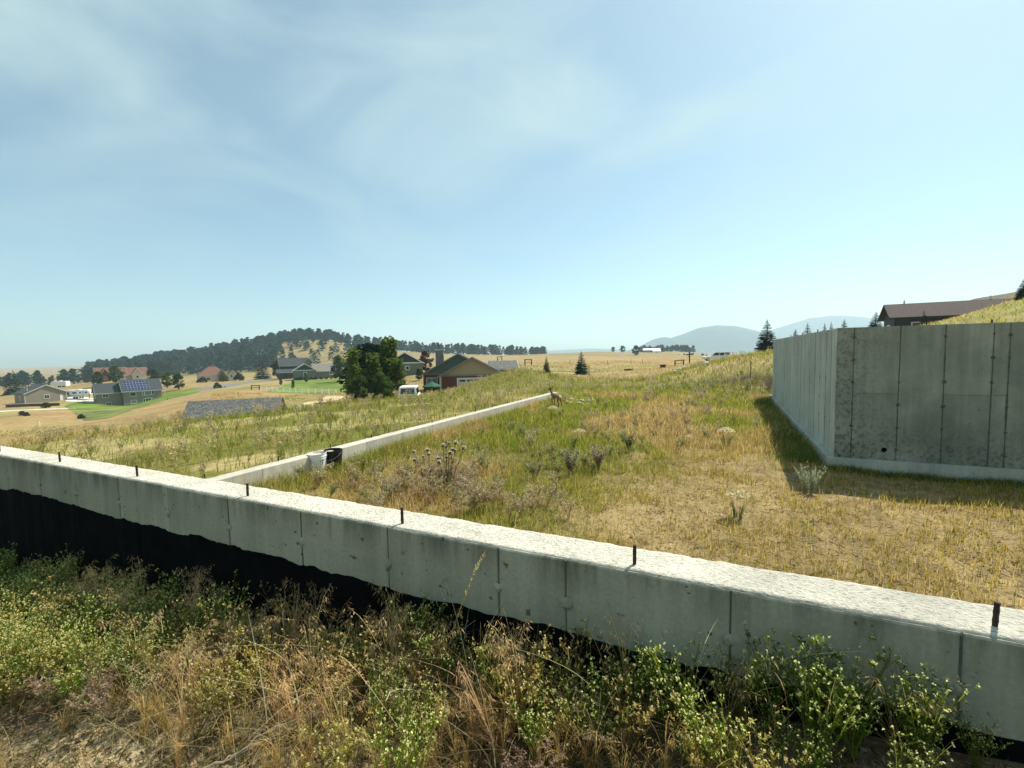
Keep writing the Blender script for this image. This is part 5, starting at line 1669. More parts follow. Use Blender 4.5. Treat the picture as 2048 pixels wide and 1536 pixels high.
def weed(seed, h=0.4, stems=12, spread=0.5, leafc=(0.07, 0.12, 0.03), budc=(0.42, 0.46, 0.22), stemc=(0.16, 0.17, 0.06), side=7, leaves=6, buds=5, bud=0.006, leaf=0.009):
    """bushy branching weed with small leaves and pale bud clusters"""
    r_ = np.random.default_rng(seed)
    parts = []
    tips = []; lp = []; ld = []
    for i in range(stems):
        az = r_.uniform(0, 2 * np.pi); sp = spread * math.sqrt(r_.uniform(0.02, 1)); H = h * r_.uniform(0.6, 1.1)
        t = np.linspace(0, 1, 6)
        d = np.array([math.cos(az), math.sin(az)])
        pts = np.stack([d[0] * sp * H * t ** 1.3, d[1] * sp * H * t ** 1.3, H * t], -1) + np.concatenate([np.zeros((1, 3)), r_.normal(0, h * .012, (5, 3))])
        w = np.array([0.0022, 0.002, 0.0018, 0.0016, 0.0013, 0.001]) * 1.3
        a_ = rand_unit(1, r_)[0]; a_[2] = 0; a_ = a_ / (np.linalg.norm(a_) + 1e-9)
        V = np.stack([pts - a_ * w[:, None], pts + a_ * w[:, None]], 1).reshape(-1, 3)
        ii = np.arange(12).reshape(6, 2)
        parts.append((V, np.stack([ii[:-1, 0], ii[:-1, 1], ii[1:, 1], ii[1:, 0]], -1), np.array(stemc)))
        tips.append(pts[-1])
        for j in range(side):
            u = r_.uniform(0.45, 0.98); p0 = np.array([np.interp(u, t, pts[:, k]) for k in range(3)])
            az2 = r_.uniform(0, 2 * np.pi); L = h * r_.uniform(.10, .24)
            p1 = p0 + np.array([math.cos(az2) * L * .6, math.sin(az2) * L * .6, L * .8])
            V = np.stack([p0 - a_ * .0009, p0 + a_ * .0009, p1 + a_ * .0006, p1 - a_ * .0006])
            parts.append((V, np.array([[0, 1, 2, 3]]), np.array(stemc)))
            tips.append(p1)
            for q in range(leaves):
                v = r_.uniform(0, 1); lp.append(p0 + (p1 - p0) * v); ld.append(0)
        for q in range(leaves * 2):
            v = r_.uniform(0.08, 0.9); lp.append(np.array([np.interp(v, t, pts[:, k]) for k in range(3)]))
    lp = np.array(lp); n = len(lp)
    a = rand_unit(n, r_); a[:, 2] = np.abs(a[:, 2]) * 0.7 + 0.1; a = unit(a); b = unit(np.cross(a, rand_unit(n, r_)))
    s = leaf * r_.uniform(.6, 1.5, (n, 1))
    V, Fq = quads_at(lp + a * s * .9, a * s, b * s * .24)
    parts.append((V, Fq, np.repeat(np.array(leafc) * r_.uniform(.6, 1.5, (n, 1)), 4, 0)))
    tips = np.repeat(np.array(tips), buds, 0); n = len(tips)
    tips = tips + r_.normal(0, bud * .8, (n, 3)) * np.array([1, 1, 1.4])
    a = rand_unit(n, r_); b = unit(np.cross(a, rand_unit(n, r_)))
    s = bud * r_.uniform(.5, 1.1, (n, 1))
    V, Fq = quads_at(tips, a * s, b * s * .8)
    parts.append((V, Fq, np.repeat(np.array(budc) * r_.uniform(.7, 1.25, (n, 1)), 4, 0)))
    return join(parts)


def cheat(seed, h=0.42, stems=9, c=(0.40, 0.255, 0.13), drop=11):
    """brome: arching stems with drooping tawny spikelets"""
    r_ = np.random.default_rng(seed)
    parts = []
    for i in range(stems):
        az = r_.uniform(0, 2 * np.pi); H = h * r_.uniform(.6, 1.1); sp = r_.uniform(.08, .5)
        t = np.linspace(0, 1, 7); d = np.array([math.cos(az), math.sin(az), 0])
        pts = d * (sp * H * t ** 2)[:, None] + np.array([0, 0, 1]) * (H * (t - .22 * t ** 4))[:, None]
        a_ = np.array([-d[1], d[0], 0]); w = 0.0014 * (1 - .5 * t)
        V = np.stack([pts - a_ * w[:, None], pts + a_ * w[:, None]], 1).reshape(-1, 3); ii = np.arange(14).reshape(7, 2)
        cc = np.array(c) * r_.uniform(.7, 1.25)
        parts.append((V, np.stack([ii[:-1, 0], ii[:-1, 1], ii[1:, 1], ii[1:, 0]], -1), cc))
        n = drop
        u = r_.uniform(.68, 1, n); p0 = np.stack([np.interp(u, t, pts[:, k]) for k in range(3)], -1)
        az2 = az + r_.normal(0, 1.1, n); L = r_.uniform(.014, .034, n) * h / .42
        dn = np.stack([np.cos(az2) * .55, np.sin(az2) * .55, -r_.uniform(.35, 1.1, n)], -1); dn = unit(dn)
        p0 = p0 + np.stack([np.cos(az2), np.sin(az2), np.zeros(n)], -1) * r_.uniform(.003, .02, (n, 1))
        sd = unit(np.cross(dn, rand_unit(n, r_)))
        mid = p0 + dn * L[:, None] * .45
        V = np.stack([p0, mid - sd * .0015 * h / .42, p0 + dn * L[:, None], mid + sd * .0015 * h / .42], 1).reshape(-1, 3)
        parts.append((V, np.arange(len(V)).reshape(-1, 4), np.repeat(cc * r_.uniform(.75, 1.35, (n, 1)), 4, 0)))
        m = 3
        lb = np.zeros((m, 3)) + r_.normal(0, .01, (m, 3)) * [1, 1, 0]
        parts.append(blades(lb, r_.uniform(.08, .2, m) * h / .42, np.full(m, .003), r_.uniform(0, 6.28, m), r_.uniform(.2, .9, m), np.repeat(cc[None] * .9, m, 0), 3, int(seed * 31 + i)))
    return join(parts)


def scatter(tmpls, xs, ys, sc, seed, zoff=0.0, tint=0.18, tilt=0.12):
    r_ = np.random.default_rng(seed)
    out = []
    zs = gz(xs, ys) + zoff
    which = r_.integers(0, len(tmpls), len(xs))
    for k, (V, Fq, Cc) in enumerate(tmpls):
        m = np.where(which == k)[0]
        if not len(m): continue
        az = r_.uniform(0, 2 * np.pi, len(m)); c, s = np.cos(az), np.sin(az)
        X = V[None, :, 0] * c[:, None] - V[None, :, 1] * s[:, None]
        Y = V[None, :, 0] * s[:, None] + V[None, :, 1] * c[:, None]
        tx, ty = r_.normal(0, tilt, len(m)), r_.normal(0, tilt, len(m))
        X = X + V[None, :, 2] * tx[:, None]; Y = Y + V[None, :, 2] * ty[:, None]
        P_ = np.stack([X, Y, np.broadcast_to(V[None, :, 2], X.shape)], -1) * sc[m][:, None, None] + np.stack([xs[m], ys[m], zs[m]], -1)[:, None]
        Fa = (Fq[None] + (np.arange(len(m)) * len(V))[:, None, None]).reshape(-1, 4)
        ti = r_.uniform(1 - tint, 1 + tint, (len(m), 1, 1)) * r_.uniform(.93, 1.07, (len(m), 1, 3))
        out.append((P_.reshape(-1, 3), Fa, (Cc[None] * ti).reshape(-1, 3)))
    return out


G_SHORT = [(0.38, 0.27, 0.04), (0.25, 0.20, 0.028), (0.13, 0.145, 0.015), (0.52, 0.41, 0.15)]
G_GREEN = [(0.13, 0.185, 0.012), (0.21, 0.24, 0.02), (0.34, 0.31, 0.05), (0.50, 0.40, 0.14)]
G_TAN = [(0.48, 0.33, 0.12), (0.38, 0.25, 0.075), (0.60, 0.47, 0.24), (0.22, 0.17, 0.05)]
r6 = np.random.default_rng(66)

# --- inside the walls: short dry stems on the right, longer greener grass to the left and back
N = 260000
x = r6.uniform(-6.95, 8.5, N); y = r6.uniform(1.95, 27.5, N)
keep = ~((x > 1.72) & (y > 10.1)) & (r6.uniform(0, 1, N) < np.clip(1.15 - y / 32, .35, 1))
x, y = x[keep], y[keep]
nz_ = fbm(x, y, 0.55, 71); nz2 = fbm(x, y, 1.7, 73)
lush = np.clip(sstep(0.0, -3.4, x + (nz_ - .5) * 5) + sstep(8.5, 14, y + (nz_ - .5) * 5), 0, 1)
dens = (0.55 + 0.45 * lush) * (0.35 + 1.3 * sstep(.35, .65, nz2))
keep = r6.uniform(0, 1, len(x)) < dens
x, y, lush, nz_ = x[keep], y[keep], lush[keep], nz_[keep]
z = gz(x, y)
v = in_view(x, y, z); x, y, z, lush, nz_ = x[v], y[v], z[v], lush[v], nz_[v]
n = len(x)
hh = (0.07 + 0.09 * r6.uniform(0, 1, n)) * (1 - lush) + (0.12 + 0.26 * r6.uniform(0, 1, n) ** 1.3) * lush
green = fbm(x, y, .4, 75)
csh = pick(G_SHORT, (4, 3, 2, 2), n, r6); cgr = pick(G_GREEN, (4, 3, 2, 1.4), n, r6); ctn = pick(G_TAN, (3, 2, 2, 1), n, r6)
gk = sstep(.33, .50, green)[:, None]
cl = cgr * gk + ctn * (1 - gk)
rgb = csh * (1 - lush[:, None]) + cl * lush[:, None]
dist = np.hypot(x, y)
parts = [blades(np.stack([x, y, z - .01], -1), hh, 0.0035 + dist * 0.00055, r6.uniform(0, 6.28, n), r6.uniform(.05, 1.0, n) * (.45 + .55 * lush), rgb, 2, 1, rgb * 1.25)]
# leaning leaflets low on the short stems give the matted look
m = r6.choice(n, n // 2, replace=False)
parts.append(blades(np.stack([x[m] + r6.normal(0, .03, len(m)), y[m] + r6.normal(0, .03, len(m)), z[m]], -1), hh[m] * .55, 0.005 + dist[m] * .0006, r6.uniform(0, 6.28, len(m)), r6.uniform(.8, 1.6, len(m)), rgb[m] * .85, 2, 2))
# taller growth hugging the side wall and the deer's corner
n = 15000
xw = -6.95 + np.abs(r6.normal(0, .33, n)); yw = r6.uniform(2.6, 21, n)
mw_ = (np.hypot(xw + 6.95, yw - 5.9) > .5) | (r6.uniform(0, 1, n) < .25)
xw, yw = xw[mw_], yw[mw_]; n = len(xw); zw = gz(xw, yw)
gk = sstep(.36, .52, fbm(xw, yw, .5, 87))[:, None]
rgb = pick(G_GREEN, (4, 3, 2, 1.4), n, r6) * gk + pick(G_TAN, (3, 2, 2, 1), n, r6) * (1 - gk)
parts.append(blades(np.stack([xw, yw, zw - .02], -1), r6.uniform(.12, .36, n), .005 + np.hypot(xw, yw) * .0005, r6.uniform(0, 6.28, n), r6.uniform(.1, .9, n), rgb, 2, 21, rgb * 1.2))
# stiff brown stems crowding behind the near wall on the right
n = 16000
xw = r6.uniform(-1.2, 3.4, n); yw = 1.96 + np.abs(r6.normal(0, 1.5, n)); kk = fbm(xw, yw, 2.5, 95) > .42; xw, yw = xw[kk], yw[kk]; n = len(xw)
rgb = pick([(.24, .15, .03), (.17, .13, .025), (.36, .24, .06), (.12, .12, .02)], (3, 3, 2, 2), n, r6)
parts.append(blades(np.stack([xw, yw, gz(xw, yw) - .01], -1), r6.uniform(.07, .21, n), r6.uniform(.003, .006, n), r6.uniform(0, 6.28, n), r6.uniform(0, .35, n), rgb, 2, 25))
# rank green strip in the shade of the tall wall
n = 9000
xw = np.concatenate([1.66 - np.abs(r6.normal(0, .35, n)), r6.uniform(1.7, 6.5, n // 2)]); yw = np.concatenate([r6.uniform(10.2, 22.5, n), 10.06 - np.abs(r6.normal(0, .16, n // 2))]); zw = gz(xw, yw)
rgb = pick([(.07, .14, .02), (.12, .17, .03), (.2, .2, .05)], (4, 3, 1), len(xw), r6)
parts.append(blades(np.stack([xw, yw, zw - .02], -1), np.concatenate([r6.uniform(.1, .34, n), r6.uniform(.05, .16, n // 2)]), np.full(len(xw), .010), r6.uniform(0, 6.28, len(xw)), r6.uniform(.2, 1.1, len(xw)), rgb, 2, 23))
stuff('field_grass', parts, 'dry and green grass covering the pad inside the walls')

# straw and clods on the bare soil
N = 26000
x = r6.uniform(-5, 5, N); y = r6.uniform(1.95, 10, N)
v = ~((x > 1.72) & (y > 10)) & in_view(x, y, gz(x, y)); x, y = x[v], y[v]; n = len(x)
a = rand_unit(n, r6); a[:, 2] *= .15; b = unit(np.cross(a, np.array([[0, 0, 1.0]])))
L = r6.uniform(.008, .035, (n, 1))
V, Fq = quads_at(np.stack([x, y, gz(x, y) + .008], -1), a * L, b * L * r6.uniform(.08, .35, (n, 1)))
stuff('straw_litter', [(V, Fq, np.repeat(pick([(0.55, .44, .27), (.4, .3, .17), (.22, .16, .09)], (3, 3, 2), n, r6), 4, 0))], 'straw and crumbs strewn over the bare soil')

# --- slope left of the side wall, the mound and the bank behind
N = 230000
x = r6.uniform(-46, 16, N); y = r6.uniform(2, 62, N)
d = np.hypot(x, y)
keep = (((x < -7.25) & (y < 30)) | (y > 21)) & ~((x > 1.7) & (y < 23.2))
slope_edge = d < 27 + 8 * (fbm(x, y, .12, 77) - .5) + 22 * sstep(-16, -8, x) + 6 * np.exp(-((x + 12) / 8) ** 2)
keep &= slope_edge & (r6.uniform(0, 1, N) < np.clip(1.25 - d / 55, .25, 1))
x, y, d = x[keep], y[keep], d[keep]
z = gz(x, y); v = in_view(x, y, z); x, y, z, d = x[v], y[v], z[v], d[v]
nz_ = fbm(x, y, .3, 79); n2_ = fbm(x, y, 1.2, 81)
keep = r6.uniform(0, 1, len(x)) < .35 + .65 * sstep(.38, .6, n2_)
x, y, z, d, nz_ = x[keep], y[keep], z[keep], d[keep], nz_[keep]
n = len(x)
gk = np.clip(sstep(.26, .45, nz_) + np.exp(-(((x + 12) / 9) ** 2 + ((y - 30) / 8) ** 2)) * .5, 0, 1)[:, None]
rgb = pick(G_GREEN, (5, 3, 2, 1), n, r6) * gk + pick(G_TAN, (3, 2, 2, 1.5), n, r6) * (1 - gk)
gl = np.exp(-(((x + 1.2) / 3.2) ** 2 + ((y - 27.3) / 1.8) ** 2))
rgb = np.where((r6.uniform(0, 1, n) < gl * 1.1)[:, None], pick([(.06, .13, .012), (.10, .16, .015)], (1, 1), n, r6), rgb)
bank = np.exp(-(((x - 0.6) / 1.7) ** 2 + ((y - 25.6) / 2.2) ** 2)) > 0.4
hh = r6.uniform(.14, .42, n) * np.where(bank & (r6.uniform(0, 1, n) < .85), .05, 1) * (1 + .5 * gl)
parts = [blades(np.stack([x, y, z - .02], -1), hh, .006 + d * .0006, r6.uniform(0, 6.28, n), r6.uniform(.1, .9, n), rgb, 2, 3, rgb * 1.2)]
LOWT = [weed(s, .5, 8, .45, (0.30, 0.24, 0.11), (0.52, 0.43, 0.27), (0.34, 0.26, .13), 4, 2, 3, .014, .020) for s in (14, 15)]
LOWG = [weed(s, .5, 8, .5, (0.15, 0.18, 0.035), (0.30, 0.30, 0.10), (0.20, 0.20, .06), 4, 3, 2, .012, .020) for s in (16, 17)]
mt = r6.choice(n, 520, replace=False); parts += scatter(LOWT, x[mt], y[mt], r6.uniform(.5, 1.15, 520), 401)
mt = r6.choice(np.where(gk[:, 0] > .5)[0], 700, replace=False); parts += scatter(LOWG, x[mt], y[mt], r6.uniform(.35, .75, 700), 403)
stuff('slope_grass', parts, 'rank green and straw grass on the slopes round the pad')

# --- dry field beyond, and the knoll above the tall wall: clumps
N = 150000
x = r6.uniform(-110, 70, N); y = r6.uniform(20, 150, N)
d = np.hypot(x, y)
keep = (d > 28) & (d < 150) & (r6.uniform(0, 1, N) < np.clip(1.3 - d / 130, .12, 1))
x, y, d = x[keep], y[keep], d[keep]; z = gz(x, y)
v = in_view(x, y, z, 20); x, y, z, d = x[v], y[v], z[v], d[v]
fx, fy, _ = frame_xy(x, y, z)
lawn = (fx > 130) & (fx < 420) & (fy > 780) & (fy < 852)
lawn |= (fx > 525) & (fx < 705) & (d > 105)
keep = ~lawn & (fbm(x, y, .12, 83) > .40)
x, y, z, d = x[keep], y[keep], z[keep], d[keep]; n = len(x)
gk = sstep(.52, .66, fbm(x, y, .06, 85))[:, None]; gk = np.maximum(gk, (sstep(8, 16, x) * sstep(60, 40, y))[:, None] * .9)
rgb = pick(G_TAN, (4, 3, 2, 1), n, r6) * (1 - gk) + pick(G_GREEN, (2, 3, 3, 1), n, r6) * gk
parts = [blades(np.stack([x, y, z - .03], -1), r6.uniform(.12, .38, n), .02 + d * .0012, r6.uniform(0, 6.28, n), r6.uniform(.1, .9, n), rgb, 1, 5)]
stuff('field_grass', parts, 'tan bunch grass over the dry fields and the knoll')

# --- foreground, between the camera and the wall
WEEDS = [weed(s, .36, 16, .5, (0.11, 0.175, 0.007), (0.84, 0.84, 0.36), (0.18, 0.20, 0.04), 5, 3, 4, .0034, .0075) for s in (1, 2, 3)]
WEEDT = [weed(s, .34, 13, .5, (0.30, 0.25, 0.04), (0.80, 0.70, 0.30), (0.26, 0.19, .08), 5, 3, 5, .0038, .0085) for s in (4, 5)]
DEAD = [weed(s, .26, 11, .8, (0.38, 0.29, 0.17), (0.52, 0.42, 0.30), (0.44, 0.34, .23), 6, 4, 3, .005, .010) for s in (6, 7)]
CHEAT = [cheat(s, .44, 9, (0.66, 0.47, 0.23), 16) for s in (1, 2, 3, 4)]
CHEATS = [cheat(s, .26, 12, (0.68, .50, .20)) for s in (5, 6)]


def fg_points(n, seed):
    r_ = np.random.default_rng(seed)
    x = r_.uniform(-6.4, 1.5, n); y = r_.uniform(0.28, 1.68, n)
    m = in_view(x, y, gz(x, y), 60)
    return x[m], y[m]


def fg_mask(x, y, items):
    """patches given as frame ellipses on the ground"""
    fx, fy, _ = frame_xy(x, y, gz(x, y))
    k = np.zeros(len(x))
    for cx, cy, rx, ry, s in items:
        k = np.maximum(k, s * np.exp(-(((fx - cx) / rx) ** 2 + ((fy - cy) / ry) ** 2)))
    return k * (1 - .93 * np.exp(-(((fx - 110) / 260) ** 2 + ((fy - 1530) / 85) ** 2) ** 1.5))


def fg_scatter(tm, n, items, smin, smax, seed, base=0.0):
    x, y = fg_points(n, seed); r_ = np.random.default_rng(seed + 1)
    k = fg_mask(x, y, items) + base
    m = r_.uniform(0, 1, len(x)) < k
    x, y = x[m], y[m]
    return scatter(tm, x, y, r_.uniform(smin, smax, len(x)), seed + 2)


parts = fg_scatter(WEEDS, 1500, [(60, 1300, 200, 120, 1.3), (250, 1290, 110, 65, .9), (1620, 1530, 360, 150, .85), (1950, 1560, 260, 170, .8), (1290, 1480, 130, 90, .8), (790, 1450, 120, 130, .85), (700, 1330, 60, 50, .7), (430, 1340, 90, 45, .5), (900, 1310, 70, 50, .5)], .4, .9, 201)
stuff('flowering_weeds', parts, 'bushy green weeds with tiny pale flower buds along the near wall')
parts = fg_scatter(WEEDT, 560, [(150, 1300, 200, 90, .5), (620, 1400, 220, 120, .8), (1050, 1440, 200, 90, .6), (1500, 1530, 300, 100, .4), (250, 1450, 250, 80, .4)], .5, .95, 211)
stuff('drying_weeds', parts, 'yellowing weeds mixed into the green along the near wall')
parts = fg_scatter(CHEAT, 1000, [(700, 1360, 260, 100, 1), (1020, 1420, 230, 90, .95), (300, 1260, 180, 70, .7), (560, 1330, 150, 80, .8), (1350, 1420, 160, 70, .6), (1700, 1480, 300, 60, .12)], .55, 1.05, 221)
parts += fg_scatter(CHEATS, 1700, [(500, 1470, 400, 110, .8), (950, 1500, 250, 90, .9), (1100, 1530, 300, 80, .9), (200, 1480, 200, 90, .3)], .5, 1.0, 231, .05)
stuff('drooping_brome', parts, 'tawny drooping brome grass in front of the wall')
parts = fg_scatter(DEAD, 420, [(240, 1400, 120, 50, .9), (480, 1500, 160, 60, .7), (860, 1520, 160, 60, .9), (1000, 1540, 250, 50, .8), (300, 1510, 200, 50, .3)], .5, 1.0, 241)
stuff('dead_weeds', parts, 'grey-brown dead weed mats on the near ground')
# long pale dead stalks, some fallen, tangled through the weeds
n = 900
x, y = fg_points(n, 271); k = fg_mask(x, y, [(600, 1460, 330, 100, .9), (1030, 1440, 220, 110, 1), (1280, 1430, 120, 80, .9), (350, 1400, 200, 80, .5), (1600, 1480, 300, 80, .3)])
m = r6.uniform(0, 1, len(x)) < k * .9; x, y = x[m], y[m]; n = len(x)
rgb = pick([(.82, .70, .42), (.70, .57, .30), (.66, .6, .34)], (3, 2, 1), n, r6)
zz_ = gz(x, y) + r6.uniform(0, .16, n)
stuff('dead_stalks', [blades(np.stack([x, y, zz_], -1), r6.uniform(.22, .5, n), r6.uniform(.0026, .0044, n), r6.uniform(0, 6.28, n), r6.uniform(.3, 1.9, n), rgb, 8, 31, rgb * .9, 1.6)], 'long pale dead stalks tangled through the near weeds')
# thin arching straw stems and low litter
n = 6500
x, y = fg_points(n, 251); k = fg_mask(x, y, [(600, 1450, 500, 130, .9), (1050, 1450, 260, 110, 1), (1500, 1500, 400, 120, .35)])
m = r6.uniform(0, 1, len(x)) < k; x, y = x[m], y[m]; n = len(x)
rgb = pick([(.52, .42, .22), (.44, .33, .15), (.36, .30, .10)], (3, 3, 2), n, r6)
parts = [blades(np.stack([x, y, gz(x, y)], -1), r6.uniform(.15, .45, n), r6.uniform(.0016, .0034, n), r6.uniform(0, 6.28, n), r6.uniform(.2, 1.25, n), rgb, 6, 7)]
n = 30000
x, y = fg_points(n, 253); m = in_view(x, y, gz(x, y), 250) & (fbm(x, y, 3.5, 5) > .40); x, y = x[m], y[m]; n = len(x)
rgb = pick([(.34, .26, .10), (.20, .20, .06), (.46, .36, .18), (.14, .11, .05)], (3, 3, 2, 2), n, r6)
parts.append(blades(np.stack([x, y, gz(x, y)], -1), r6.uniform(.015, .06, n), r6.uniform(.003, .007, n), r6.uniform(0, 6.28, n), r6.uniform(.2, 1.3, n), rgb, 2, 9))
stuff('straw_stems', parts, 'bent straw stems and low litter on the near ground')
n = 40000
x, y = fg_points(n, 261); m = in_view(x, y, gz(x, y), 250); x, y = x[m], y[m]; n = len(x)
a = rand_unit(n, r6); a[:, 2] *= .25; b = unit(np.cross(a, rand_unit(n, r6)))
L = r6.uniform(.003, .014, (n, 1))
V, Fq = quads_at(np.stack([x, y, gz(x, y) + .004], -1), a * L, b * L * r6.uniform(.15, .7, (n, 1)))
stuff('ground_litter', [(V, Fq, np.repeat(pick([(0.5, .40, .25), (.32, .24, .13), (.16, .12, .07), (.2, .2, .07)], (3, 3, 2, 1), n, r6), 4, 0))], 'chaff, crumbs and pebbles on the near soil')

# --- weeds inside the walls, matted tan and grey-green
T_TAN = [weed(s, .42, 13, .6, (0.30, 0.24, 0.12), (0.52, 0.43, 0.29), (0.36, 0.27, .16), 6, 4, 4, .009, .013) for s in (8, 9)]
T_GRN = [weed(s, .40, 12, .55, (0.17, 0.19, 0.06), (0.40, 0.38, 0.20), (0.2, 0.18, .08), 6, 4, 3, .008, .014) for s in (10, 11)]


def pts_ellipse(items, seed):
    r_ = np.random.default_rng(seed)
    X, Y = [], []
    for px, py, rx, ry, n in items:
        for _ in range(n):
            g = r_.normal(0, .55, 2)
            p = ray(px + g[0] * rx, py + g[1] * ry)
            if p[2] > -.02: continue
            q = p * (FLOOR / p[2])
            if q[0] > 1.6 and q[1] > 10: continue
            if -6.9 < q[0] < 7 and 1.98 < q[1] < 26: X.append(q[0]); Y.append(q[1])
    return np.array(X), np.array(Y)


x, y = pts_ellipse([(880, 990, 130, 45, 34), (760, 1000, 120, 35, 14), (1000, 1010, 120, 30, 10), (960, 930, 140, 40, 14), (1300, 860, 180, 40, 22), (1420, 810, 120, 25, 24), (1470, 790, 60, 20, 14), (1040, 1040, 100, 25, 5)], 301)
stuff('tan_weeds', scatter(T_TAN, x, y, r6.uniform(.5, 1.0, len(x)), 303), 'matted tan weeds in the middle of the pad')
x, y = pts_ellipse([(1150, 930, 120, 30, 12), (1000, 880, 200, 60, 26), (1250, 880, 160, 40, 18), (700, 960, 120, 40, 10), (1200, 830, 250, 30, 22), (930, 960, 160, 40, 10)], 311)
stuff('green_weeds', scatter(T_GRN, x, y, r6.uniform(.45, .95, len(x)), 313), 'grey-green weeds between the grass of the pad')

# --- single plants that stand out
def plant_obj(name, tm, px, py, z, s, label, cat='bush', rz=0.0):
    p = ray(px, py); q = p * (z / p[2])
    V, Fq, Cc = tm
    o = link(name, np_mesh(name, V * s, Fq, M['grass'], Cc), None, (q[0], q[1], float(gz(q[0], q[1])) - .01), (0, 0, rz))
    return tag(o, label, cat)


plant_obj('scrub_bush', weed(71, .55, 26, .62, (0.10, 0.12, 0.055), (0.46, 0.40, 0.28), (0.24, 0.19, .1), 7, 6, 4, .009, .016), 1142, 948, -2.25, .85, 'dark green scrub bush with pale tips, left of two in the dry field')
plant_obj('scrub_bush', weed(72, .55, 26, .62, (0.19, 0.16, 0.09), (0.50, 0.43, 0.32), (0.28, 0.21, .13), 7, 6, 4, .009, .016), 1197, 940, -2.25, .85, 'brownish scrub bush with pale tips, right of two in the dry field')
plant_obj('scrub_bush', weed(73, .5, 22, .6, (0.09, 0.12, 0.05), (0.34, 0.33, 0.2), (0.2, 0.18, .09), 7, 6, 3, .009, .016), 1258, 900, -2.25, .8, 'smaller dark bush beyond and right of the pale-tipped pair')


def sage(seed, h=.55, n=60, c=(0.33, 0.37, 0.24)):
    r_ = np.random.default_rng(seed); parts = []
    for i in range(n):
        az = r_.uniform(0, 6.28); sp = .55 * math.sqrt(r_.uniform(0, 1)); H = h * r_.uniform(.55, 1.1)
        base = np.array([math.cos(az), math.sin(az), 0]) * .03
        tip = np.array([math.cos(az) * sp * H, math.sin(az) * sp * H, H])
        m = 22; t = r_.uniform(.25, 1, m)
        pos = base + (tip - base) * t[:, None]
        a = rand_unit(m, r_); a[:, 2] = np.abs(a[:, 2]) + .6; a = unit(a); b = unit(np.cross(a, rand_unit(m, r_)))
        V, Fq = quads_at(pos + a * .01, a * .014 * h / .55, b * .0045)
        parts.append((V, Fq, np.repeat(np.array(c) * r_.uniform(.7, 1.3, (m, 1)), 4, 0)))
        V2 = np.stack([base - [.0015, 0, 0], base + [.0015, 0, 0], tip + [.001, 0, 0], tip - [.001, 0, 0]])
        parts.append((V2, np.array([[0, 1, 2, 3]]), np.array([.2, .19, .11])))
    return join(parts)


plant_obj('sagebrush', sage(81, .52, 70), 1618, 982, -2.27, .85, 'pale grey-green sagebrush at the shadow edge by the wall corner', 'shrub')


def plume(seed, h=.36, n=34):
    """upright green stems under a creamy plume"""
    r_ = np.random.default_rng(seed); parts = []
    az = r_.uniform(0, 6.28, n); rr = .06 * np.sqrt(r_.uniform(0, 1, n))
    base = np.stack([np.cos(az) * rr, np.sin(az) * rr, np.zeros(n)], -1)
    parts.append(blades(base, h * r_.uniform(.75, 1, n), np.full(n, .007), az, r_.uniform(.1, .45, n), np.array([.07, .10, .03]) * r_.uniform(.7, 1.3, (n, 1)), 4, seed))
    m = 420
    a2 = r_.uniform(0, 6.28, m); r2 = .16 * np.sqrt(r_.uniform(0, 1, m))
    pos = np.stack([np.cos(a2) * r2, np.sin(a2) * r2, h * (.93 + .22 * (1 - (r2 / .16) ** 2) * r_.uniform(.2, 1, m))], -1)
    a = rand_unit(m, r_); b = unit(np.cross(a, rand_unit(m, r_)))
    V, Fq = quads_at(pos, a * .014, b * .007)
    parts.append((V, Fq, np.repeat(np.array([.62, .57, .36]) * r_.uniform(.75, 1.2, (m, 1)), 4, 0)))
    return join(parts)


plant_obj('plumed_plant', plume(91), 1476, 1033, -2.27, .95, 'upright green plant with creamy plume alone in the bare field', 'plant')
plant_obj('plumed_plant', plume(92), 1452, 888, -2.25, 1.2, 'wider creamy-plumed plant farther back near the wall shadow', 'plant')
plant_obj('plumed_plant', plume(93), 1160, 884, -2.25, .9, 'small creamy-plumed plant behind the scrub bushes', 'plant')
plant_obj('plumed_plant', plume(94), 1106, 838, -2.25, 1.1, 'creamy-plumed plant in the green grass before the deer', 'plant')
plant_obj('plumed_plant', plume(95), 1378, 884, -2.25, .6, 'tiny creamy tuft left of the wider plumed plant', 'plant')


